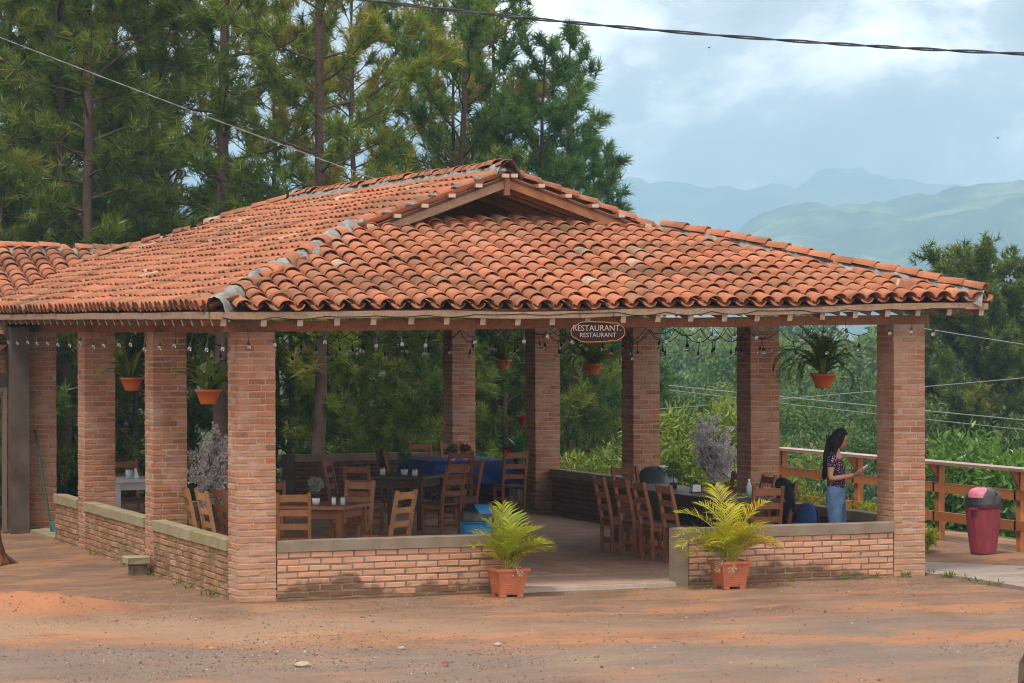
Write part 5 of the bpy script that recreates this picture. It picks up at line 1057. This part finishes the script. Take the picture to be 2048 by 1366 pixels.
# weeds along the edge of the path and the wall foot
wd2 = MB(); g_ = np.random.default_rng(12)
for i in range(26):
    t = g_.random(); x, y = (8.38 + g_.normal(0, .05), .05 - 1.6 * t) if i < 10 else ((g_.uniform(5.3, 8.2), -.05 - abs(g_.normal(0, .03))) if i < 17 else (-.06 - abs(g_.normal(0, .03)), g_.uniform(.3, 7))); leaf_cluster(wd2, (x, y, .01), (.035, .035, .02), 16, .07, .012, g_.integers(1e6), up=1.2)
o = wd2.build('grass', M_fern); tag(o, 'sparse weeds along the wall foot and path edge', 'grass', kind='stuff')
# ------------------------------------------------------------------ dark car whose front corner reaches into the frame
car = thing('parked_car', 'black car whose front corner shows at the lower right edge', 'car', (2.035, -12.337, 0), math.atan2(-.362, .932)); M_paint = plain('black_car_paint', (.008, .009, .012), .18, .6, .02); M_glass = plain('car_glass', (.02, .025, .03), .05, .6, .02)
def car_body():
    secs = [(0.0, .62, .30, .42, .60), (.06, .74, .24, .50, .66), (.35, .84, .20, .58, .74), (.9, .87, .20, .60, .84), (1.35, .88, .20, .60, .90), (2.0, .88, .20, .60, .92), (3.0, .88, .20, .60, .93), (3.7, .86, .22, .60, .92), (4.15, .80, .28, .58, .88), (4.3, .66, .34, .5, .8)]
    V = []
    for x, w_, z0, z1, z2 in secs: V += [(x, -w_ * .9, z0), (x, -w_, (z0 + z1) / 2), (x, -w_, z1), (x, -w_ * .9, z2), (x, -w_ * .5, z2 + .03), (x, w_ * .5, z2 + .03), (x, w_ * .9, z2), (x, w_, z1), (x, w_, (z0 + z1) / 2), (x, w_ * .9, z0)]
    m = MB(); n = 10; m.add(V, [(i * n + j, i * n + (j + 1) % n, i * n + n + (j + 1) % n, i * n + n + j) for i in range(len(secs) - 1) for j in range(n)]); 
    for b in (0, (len(secs) - 1) * n): m.add([V[b + q_] for q_ in range(10)], [(0, 1, 8, 9), (1, 2, 7, 8), (2, 3, 6, 7), (3, 4, 5, 6)])
    return m
car_body().build('body', M_paint, car, True)
m = MB(); m.add([(1.2, -.72, .92), (1.2, .72, .92), (1.95, .6, 1.40), (1.95, -.6, 1.40), (3.1, -.6, 1.42), (3.1, .6, 1.42), (3.85, -.7, .94), (3.85, .7, .94)], [(0, 1, 2, 3), (4, 5, 7, 6), (0, 3, 4, 6), (1, 7, 5, 2)]); m.build('window', M_glass, car); MB().box(1.9, 3.15, -.6, .6, 1.40, 1.46, top=.05).build('roof_panel', M_paint, car)
for s in (-1, 1):
    m = MB(); m.ball((.17, s * .66, .60), (.13, .13, .065), 12, 8); m.build('headlight', plain('headlight_lens', (.55, .58, .62), .1, .6, .05), car, True)
    for x in (.85, 3.45):
        wh = bpy.data.objects.new('wheel', None); link(wh, car); wh.location = (x, s * .80, .31); wh.rotation_euler = (R(90), 0, 0)
        MB().lathe([(.20, -.1), (.29, -.1), (.31, -.07), (.31, .07), (.29, .1), (.20, .1)], 28).build('tyre', M_black, wh, True); MB().lathe([(.001, -.06), (.05, -.07), (.19, -.085), (.20, -.1), (.20, .1), (.19, .085), (.05, .07), (.001, .06)], 20).build('rim', M_metal, wh, True)
m = MB().box(-.012, .03, -.4, .4, .36, .5); m.build('grille', M_black, car)
# ------------------------------------------------------------------ overhead wires, birds
M_wire = plain('grey_wire', (.20, .205, .22), .5); M_wire_d = plain('dark_wire', (.035, .04, .05), .6)
def wire(label, a, b, dip, r, mat, twist=0, n=160):
    a = np.array(a, float); b = np.array(b, float); t = thing('overhead_wire', label, 'wire', tuple(a)); s = np.linspace(0, 1, n); P = (b - a) * s[:, None] - np.array((0, 0, 1)) * (dip * 4 * s * (1 - s))[:, None]
    Ln = np.linalg.norm(b - a); sd = unit(np.cross(b - a, (0, 0, 1)))
    if twist:
        for q_ in (0, 1): ph = s * Ln / twist * 2 * math.pi + q_ * math.pi + .8 * np.sin(s * 31); MB().tube(P + (np.cos(ph) * r * 1.1)[:, None] * sd + (np.sin(ph) * r * 1.1)[:, None] * np.array((0, 0, 1)), r, 5).build('strand', mat, t)
    else: MB().tube(P, r, 5).build('strand', mat, t)
wire('dark twisted overhead cable crossing the sky', (-4.5, -2.47, 6.66), (10.2, -8.18, 5.33), .406, .0085, M_wire_d, .9, 260)
wire('pale wire slanting down behind the roof on the left', (-3.6, 13.3, 8.62), (5.6, 9.7, 4.80), .05, .0046, M_wire, .55, 240)
wire('upper wire rising to the right beyond the fence', (13.5, 19.5, 1.36), (24, 15.4, 2.32), .02, .008, M_wire); wire('middle wire falling to the right beyond the fence', (13.0, 17.55, 1.86), (24, 13.2, .72), .02, .009, M_wire); wire('lower wire just under the middle wire beyond the fence', (13.0, 17.55, 1.78), (24, 13.2, .52), .05, .007, M_wire); wire('wire in front of the big tree at the right edge', (14.5, 14.85, 3.22), (24, 11.1, 1.62), .03, .008, M_wire)
for lb, p in (('tiny bird in the sky under the cable', (48.1, 89.8, 16.26)), ('tiny bird in the sky at far right', (60.84, 84.8, 11.93))):
    m = MB(); m.ball((0, 0, 0), (.16, .05, .05), 8, 6); m.add([(.05, 0, .02), (-.08, 0, .02), (-.02, .32, .10), (.05, 0, .02), (-.08, 0, .02), (-.02, -.32, .10)], [(0, 1, 2), (3, 5, 4)]); o = m.build('bird', M_black, None, True, p, (0, 0, .5)); o.scale = (.6,) * 3; tag(o, lb, 'bird')

# ------------------------------------------------------------------ trees
def tufts(m, P, D, n, ln, wd, tint, seed, spread=1.0):
    """needle bursts: for each base P and axis D, n thin triangles"""
    g_ = np.random.default_rng(seed); k_ = len(P); Pn = np.repeat(P, n, 0); Dn = np.repeat(D, n, 0); t = np.repeat(tint, n)
    r = g_.normal(0, 1, (k_ * n, 3)); r -= Dn * np.sum(r * Dn, 1)[:, None]; r /= np.linalg.norm(r, axis=1)[:, None] + 1e-9
    a = g_.uniform(.12, 1.25, (k_ * n, 1)) * spread; d = Dn * np.cos(a) + r * np.sin(a); d[:, 2] -= .10; d /= np.linalg.norm(d, axis=1)[:, None]
    l = ln * g_.uniform(.7, 1.15, (k_ * n, 1)); s = np.cross(d, g_.normal(0, 1, (k_ * n, 3))); s /= np.linalg.norm(s, axis=1)[:, None] + 1e-9
    b = Pn - Dn * g_.uniform(0, .16, (k_ * n, 1)); V = np.stack([b - s * wd / 2, b + s * wd / 2, b + d * l - np.array((0, 0, 1)) * l * .08], 1).reshape(-1, 3)
    i = np.arange(k_ * n) * 3; m.add(V, np.stack([i, i + 1, i + 2], -1), np.clip(t + g_.normal(0, .07, k_ * n), 0, 1))
def pine(seed, H, cb, spread, nb, r0=.12, shape='open', n_need=26, ln=.27, wd=.022, ybias=.0, tw=6):
    """trunk mesh builder and crown mesh builder, base at origin"""
    g_ = np.random.default_rng(seed); tr = MB(); cr = MB(); k_ = 14; zs = np.linspace(0, H, k_); wob = np.cumsum(g_.normal(0, .035 * H / 12, (k_, 2)), 0); T = np.column_stack([wob - wob[0], zs]); tr.tube(T, r0 * (1 - zs / H) ** .75 + .012, 9)
    P = []; D = []; ti = []
    for i in range(nb):
        u = (i + g_.random()) / nb; z = cb + (H - cb) * u ** .9; base = np.array([np.interp(z, zs, T[:, 0]), np.interp(z, zs, T[:, 1]), z])
        if shape == 'cone': L_ = spread * (1 - u) ** .75 + .25
        else: L_ = spread * (math.sin(math.pi * min(1, .18 + .82 * (1 - u))) ** .6 * (1 - .35 * u)) * g_.uniform(.6, 1.15) + .2
        az = i * 2.4 + g_.normal(0, .4); el = g_.uniform(.0, .45) + .55 * u; n_ = 7; pts = [base]; h = np.array((math.cos(az), math.sin(az), 0))
        for q_ in range(n_ - 1):
            e = el + .35 * (q_ / n_) ** 2 + g_.normal(0, .12); a2 = az + g_.normal(0, .15); pts.append(pts[-1] + L_ / (n_ - 1) * np.array((math.cos(a2) * math.cos(e), math.sin(a2) * math.cos(e), math.sin(e))))
        pts = np.array(pts); rb = max(.012, r0 * .32 * (1 - u * .7)); tr.tube(pts, np.linspace(rb, .006, n_), 5, cap=False)
        bt = g_.beta(2, 2.2)
        for q_ in range(max(3, int(tw * L_ * 1.25))):
            f_ = 1 - .75 * g_.random() ** 1.35; x = f_ * (n_ - 1); j = min(int(x), n_ - 2); p = pts[j] + (pts[j + 1] - pts[j]) * (x - j); dr = unit(pts[j + 1] - pts[j])
            d = unit(dr * .6 + g_.normal(0, .55, 3) + np.array((0, 0, .55))); l_ = g_.uniform(.15, .55) * min(1, L_ * .6); e_ = p + d * l_; tr.tube([p, (p + e_) / 2 + g_.normal(0, .03, 3), e_], [.009, .007, .004], 3, cap=False)
            for w_ in range(g_.integers(1, 4)):
                P.append(e_ - d * l_ * .35 * w_ + g_.normal(0, .05, 3)); D.append(unit(d + g_.normal(0, .35, 3) + np.array((0, 0, .3)))); ti.append(np.clip(.16 + .48 * bt + .22 * g_.random() + ybias + .16 * (w_ == 0), 0, 1))
        P.append(pts[-1]); D.append(unit(pts[-1] - pts[-2] + np.array((0, 0, .3)))); ti.append(np.clip(.55 * bt + .4 + ybias, 0, 1))
    tufts(cr, np.array(P), np.array(D), n_need, ln, wd, np.array(ti), seed + 1); return tr, cr
PV = {}
def pine_var(key, **kw):
    tr, cr = pine(**kw); PV[key] = (tr, cr); return key
pine_var('tall', seed=1, H=17, cb=3.2, spread=2.9, nb=62, r0=.13)
pine_var('tall2', seed=2, H=16, cb=2.6, spread=3.1, nb=64, r0=.12, ybias=.05)
pine_var('light', seed=3, H=13, cb=2.2, spread=2.6, nb=66, r0=.10, ybias=.28)
pine_var('young', seed=4, H=9.5, cb=.6, spread=2.1, nb=62, r0=.09, shape='cone')
pine_var('young2', seed=5, H=9.0, cb=.5, spread=1.9, nb=60, r0=.08, shape='cone', tw=6)
pine_var('round', seed=6, H=9.0, cb=1.6, spread=2.9, nb=120, r0=.12, n_need=22, ln=.24, wd=.03, tw=11)
MESH = {}
def pine_mesh(key, dark):
    if (key, dark) not in MESH: MESH[(key, dark)] = (PV[key][0].mesh('trunk', M_bark, True), PV[key][1].mesh('crown', {0: M_needle, 1: M_needle_dk, 2: M_needle_mid}[int(dark)]))
    return MESH[(key, dark)]
def put_pine(label, key, x, y, z, rz, sc=1.0, dark=False, lean=0, sz=1):
    t = thing('pine_tree', label, 'pine tree', (x, y, z), rz, 'pines behind the pavilion'); t.rotation_euler = (lean, 0, rz); t.scale = (sc, sc, sc * sz); a, b = pine_mesh(key, dark); inst('trunk', a, t); inst('crown', b, t)
put_pine('tall pine at far left, left of two close dark trunks', 'tall', 3.08, 23.55, -1.2, .3, 1.0, 2)
put_pine('tall pine at far left, right of two close dark trunks', 'tall2', 3.25, 21.9, -1.0, 2.1, 1.0, 2)
put_pine('tall pine with straight dark trunk above the left roof slope', 'tall', 5.42, 20.49, -1.2, 4.0, 1.03, 2)
put_pine('pine with bare grey trunk seen through the middle of the pavilion', 'tall2', 6.77, 18.89, -1.0, 5.2, .95)
put_pine('dark leaning pine beside the back corner column', 'tall2', 11.14, 24.71, -3.2, 1.0, .95, True, .03)
put_pine('yellow-green pine rising behind the middle of the ridge', 'light', 9.87, 26.27, -3.0, .7, 1.02)
put_pine('bright yellow-green pine left of the roof peak', 'light', 12.4, 27.6, -3.4, 2.9, .98)
put_pine('tall dark narrow pine just left of the roof peak', 'young2', 14.27, 29.93, -4.0, 2.2, 1.3, True, 0, 1.25)
put_pine('young dark pine behind the roof peak', 'young', 13.96, 25.75, -.9, 1.2, 1.0, True, 0, 1.03)
put_pine('slender dark pine with the highest tip right of the peak', 'young2', 15.14, 27.44, -.25, 3.3, 1.02, True, 0, 1.05)
put_pine('low dark pine right of the roof peak', 'young', 17.0, 30.6, -2.2, 4.6, .98, True)
put_pine('smallest pine, at the right foot of the gable', 'young2', 18.3, 32.3, -2.6, .4, .90, True)
put_pine('young pine with low branches behind the back wall', 'young', 8.19, 21.6, -3.0, 2.0, .75)
put_pine('broad round-crowned pine at the right edge above the fence', 'round', 31.6, 37.4, -5.5, .5, 1.06, 2)
# the wood behind: reads as one mass
g_ = np.random.default_rng(77); wt_ = MB(); wc_ = MB()
WOOD = [(5.7, 25.2, 'tall2'), (4.4, 29.5, 'tall'), (3.42, 29.85, 'tall2'), (6.36, 33.0, 'tall'), (5.85, 27.84, 'light'), (9.02, 29.82, 'light'), (6.2, 41.6, 'tall'), (8.6, 46, 'tall2'), (3.2, 34.2, 'tall'), (1.2, 27, 'tall2'), (.2, 31, 'light'),
        (7.7, 23.9, 'young2'), (9.73, 23.1, 'young'), (9.6, 20.2, 'young2'), (13.0, 22.4, 'young'), (11.7, 22.4, 'young2'), (4.76, 25.0, 'young'), (3.5, 24.5, 'young2'), (1.9, 22.5, 'young'), (6.2, 26, 'young'), (2.2, 26, 'young2'), (8.4, 27.5, 'young')]
for x, y, key in WOOD:
    sc = g_.uniform(.85, 1.05); z = -3.6 + (.6 if key[:4] != 'youn' else 0.0) - .05 * max(0, y - 24); M = rotz(g_.uniform(0, 6.28), (x, y, z)); M[:3, :3] *= sc
    if key[:4] == 'youn': M[2, 3] = g_.uniform(-3.8, -2.6)
    wt_.merge(PV[key][0], M); wc_.merge(PV[key][1], M)
wd_ = thing('pine_wood', 'mass of green pines filling the left background', 'wood'); wd_['kind'] = 'stuff'; wt_.build('trunks', M_bark, wd_, True)['kind'] = 'stuff'; wc_.build('needles', M_needle_mid, wd_)['kind'] = 'stuff'
# broadleaf canopy
def crown_mb(seed, r, nblob, nleaf, ls, lw, hz=.8):
    g_ = np.random.default_rng(seed); m = MB()
    for i in range(nblob):
        d = g_.normal(0, 1, 3); d[2] = abs(d[2]) * .9 - .25; d /= np.linalg.norm(d); c = d * r * np.array((1, 1, hz)) * g_.uniform(.55, .95); br_ = r * g_.uniform(.20, .38); tb = g_.beta(2, 2)
        leaf_cluster(m, c, (br_, br_, br_ * .8), nleaf, ls, lw, g_.integers(1e6), tint=.02 + .62 * tb + .22 * d[2], up=.15)  # higher clumps tinted lighter too, light from above put into the colour
    return m
CR = [crown_mb(100 + i, 1.0, 30, 38, .15, .085) for i in range(5)]
hw = MB(); g_ = np.random.default_rng(55)
def c2w(dep, lat): return -7.78 + .36225 * dep + .93207 * lat, -28.02 + .93207 * dep - .36225 * lat
n_t = 0
CR3 = [crown_mb(160 + i, 1.0, 46, 110, .055, .028) for i in range(2)]
CR2 = [crown_mb(140 + i, 1.0, 26, 40, .115, .062) for i in range(5)]
for dep, yt in ((54, 955), (57, 925), (60, 900), (64, 872), (68, 845), (72, 820), (77, 795), (82, 770), (88, 748), (95, 728), (103, 710), (113, 695)):
    lat = dep * (.028 if dep > 60 else .05)
    while lat < dep * .33:
        r = g_.uniform(.75, 1.65) * (1 + (dep - 54) * .012); top = 2.89 - (yt + g_.uniform(-50, 55) - 660) / 5475 * dep; x, y = c2w(dep + g_.uniform(-1.5, 1.5), lat); hs = g_.uniform(.85, 1.3); M = rotz(g_.uniform(0, 6.28), (x, y, top - r * hs * .95)); M[:3, :3] *= r; M[2, :3] *= hs
        hw.merge(CR2[g_.integers(5)], M, g_.normal(-.08, .27)); lat += r * g_.uniform(1.3, 2.2)
for dep in np.concatenate([np.arange(128, 230, 10.0)]):
    w0, w1 = -.02, .32
    lat = dep * w0
    while lat < dep * w1:
        r = g_.uniform(2.0, 4.2) * (1 if dep < 160 else 1.2); x, y = c2w(dep + g_.uniform(-4, 4), lat); z = float(land(np.array([x]), np.array([y]))[0]); M = rotz(g_.uniform(0, 6.28), (x, y, z + r * g_.uniform(.5, 1.1))); M[:3, :3] *= r; M[2, :3] *= g_.uniform(.8, 1.2)
        hw.merge(CR[g_.integers(5)], M, g_.normal(0, .16)); lat += r * g_.uniform(1.25, 1.7); n_t += 1
for x, y, r in [(-7, 13, 3.2), (-5, 18, 3.6), (-11, 16, 3.8), (-9, 21, 4), (-3, 22, 3.4), (-14, 11, 3.6), (-1, 26, 3.8), (-6, 27, 4.2), (-14, 22, 4.2), (-10, 9.5, 2.8)]:  # unseen crowns added left of the frame to block sky light
    M = rotz(g_.uniform(0, 6.28), (x, y, 3.6)); M[:3, :3] *= r; M[2, :3] *= 1.35; hw.merge(CR3[g_.integers(2)], M, -.1)
for dep in (66, 74, 82, 92, 104):
    for lat in np.arange(-.24 * dep, .0 * dep, 4.6):
        r = g_.uniform(2.6, 4.2); x, y = c2w(dep + g_.uniform(-4, 4), lat + g_.uniform(-1.5, 1.5)); z = float(land(np.array([x]), np.array([y]))[0]); M = rotz(g_.uniform(0, 6.28), (x, y, z + 3.5 + (dep - 66) * .12)); M[:3, :3] *= r; hw.merge(CR[g_.integers(5)], M, g_.normal(0, .16)); n_t += 1
o = hw.build('hillside_wood', M_leaf_hill); tag(o, 'hazy green broadleaf forest covering the hillside beyond the pavilion, with unseen crowns added at left', 'forest', kind='stuff')
def leafy(label, cat, name, x, y, z, r, hz, nblob, nleaf, ls, lw, mat, seed, trunk=.06):
    t = thing(name, label, cat, (x, y, z)); g_ = np.random.default_rng(seed); m = crown_mb(seed, 1, nblob, nleaf, ls / r, lw / r, hz); m.v = [v * r + np.array((0, 0, r * hz * .75)) for v in m.v]; m.build('crown', mat, t); tr = MB(); tr.tube([(0, 0, -1.5), (.02, .03, r * .2), (.05, -.02, r * .7)], [trunk, trunk * .8, trunk * .4], 7)
    for i in range(9): a = g_.uniform(0, 6.28); q_ = np.array((math.cos(a), math.sin(a), g_.uniform(.3, 1))) * r * .75; tr.tube([(0, 0, r * .15), q_ * .5 + np.array((0, 0, .1 * r)), q_ + np.array((0, 0, r * .2))], [trunk * .5, trunk * .3, .006], 5, cap=False)
    tr.build('trunk', M_bark, t)
leafy('olive-green bush behind the right wall below the hanging fern', 'bush', 'leafy_bush', 10.7, 15.6, -1.2, 1.35, .9, 46, 95, .15, .05, M_leaf_bush, 201)
leafy('tall yellowish leafy tree between the third and fourth right columns', 'tree', 'leafy_tree', 11.9, 13.7, -1.0, 1.5, 1.05, 54, 100, .17, .06, M_leaf_bush, 202)
leafy('dark glossy-leaved tree behind the fence at the right edge', 'tree', 'leafy_tree', 14.3, 8.6, -1.3, 1.5, .95, 56, 110, .15, .07, M_leaf_gloss, 203, .08)
leafy('dark glossy tree below the fence behind the maroon bin', 'tree', 'leafy_tree', 13.3, 6.3, -2.6, 1.5, .8, 44, 110, .14, .06, M_leaf_gloss, 204)
leafy('green tree down the slope behind the right corner column', 'tree', 'leafy_tree', 15.6, 13.6, -3.4, 1.9, .8, 50, 110, .17, .07, M_leaf_hill, 205)
leafy('low bush beyond the fence between the person and the column', 'bush', 'leafy_bush', 13.0, 10.8, -2.4, 1.4, .8, 40, 100, .14, .06, M_leaf_hill, 206)
leafy('bright yellow-green shrub behind the jacket chair', 'shrub', 'leafy_shrub', 9.45, 5.2, 0, .42, 1.0, 26, 60, .085, .03, M_leaf_yel, 207, .02)
leafy('bright yellow-green shrub just left of the standing person', 'shrub', 'leafy_shrub', 9.7, 4.3, 0, .36, .9, 24, 60, .085, .03, M_leaf_yel, 208, .02)
leafy('small yellow-green shrub right of the standing person', 'shrub', 'leafy_shrub', 9.9, 3.1, 0, .26, .8, 18, 50, .08, .03, M_leaf_yel, 209, .02)
leafy('yellow-green shrub behind the grey bin', 'shrub', 'leafy_shrub', 9.4, 7.6, 0, .5, 1.1, 28, 60, .09, .035, M_leaf_yel, 210, .02)
leafy('bright lime plant beside the doorway on the left', 'shrub', 'leafy_shrub', 1.15, 14.6, .55, .30, .9, 20, 50, .14, .045, M_leaf_yel, 211, .02)
leafy('dark bush under the lime plant by the doorway', 'bush', 'leafy_bush', 1.35, 15.6, -.3, .75, .9, 30, 80, .15, .05, M_leaf_gloss, 212, .03)
leafy('pale leafy bush beyond the back wall left of the corner column', 'bush', 'leafy_bush', 9.2, 19.2, -2.2, 1.5, .9, 46, 100, .16, .05, M_leaf_bush, 213)
# ------------------------------------------------------------------ haze
k = bpy.data.materials.new('haze'); k.use_nodes = True; k.node_tree.nodes.clear(); oo = k.node_tree.nodes.new('ShaderNodeOutputMaterial'); pv = k.node_tree.nodes.new('ShaderNodeVolumePrincipled'); pv.inputs['Color'].default_value = (.46, .76, 1.0, 1); pv.inputs['Density'].default_value = .00046; pv.inputs['Anisotropy'].default_value = 0.0; k.node_tree.links.new(pv.outputs[0], oo.inputs['Volume'])
hz = MB().box(-5600, 5600, -70, 5900, -190, 420); o = hz.build('haze', k); tag(o, 'pale blue air between here and the mountains', 'haze', kind='stuff')
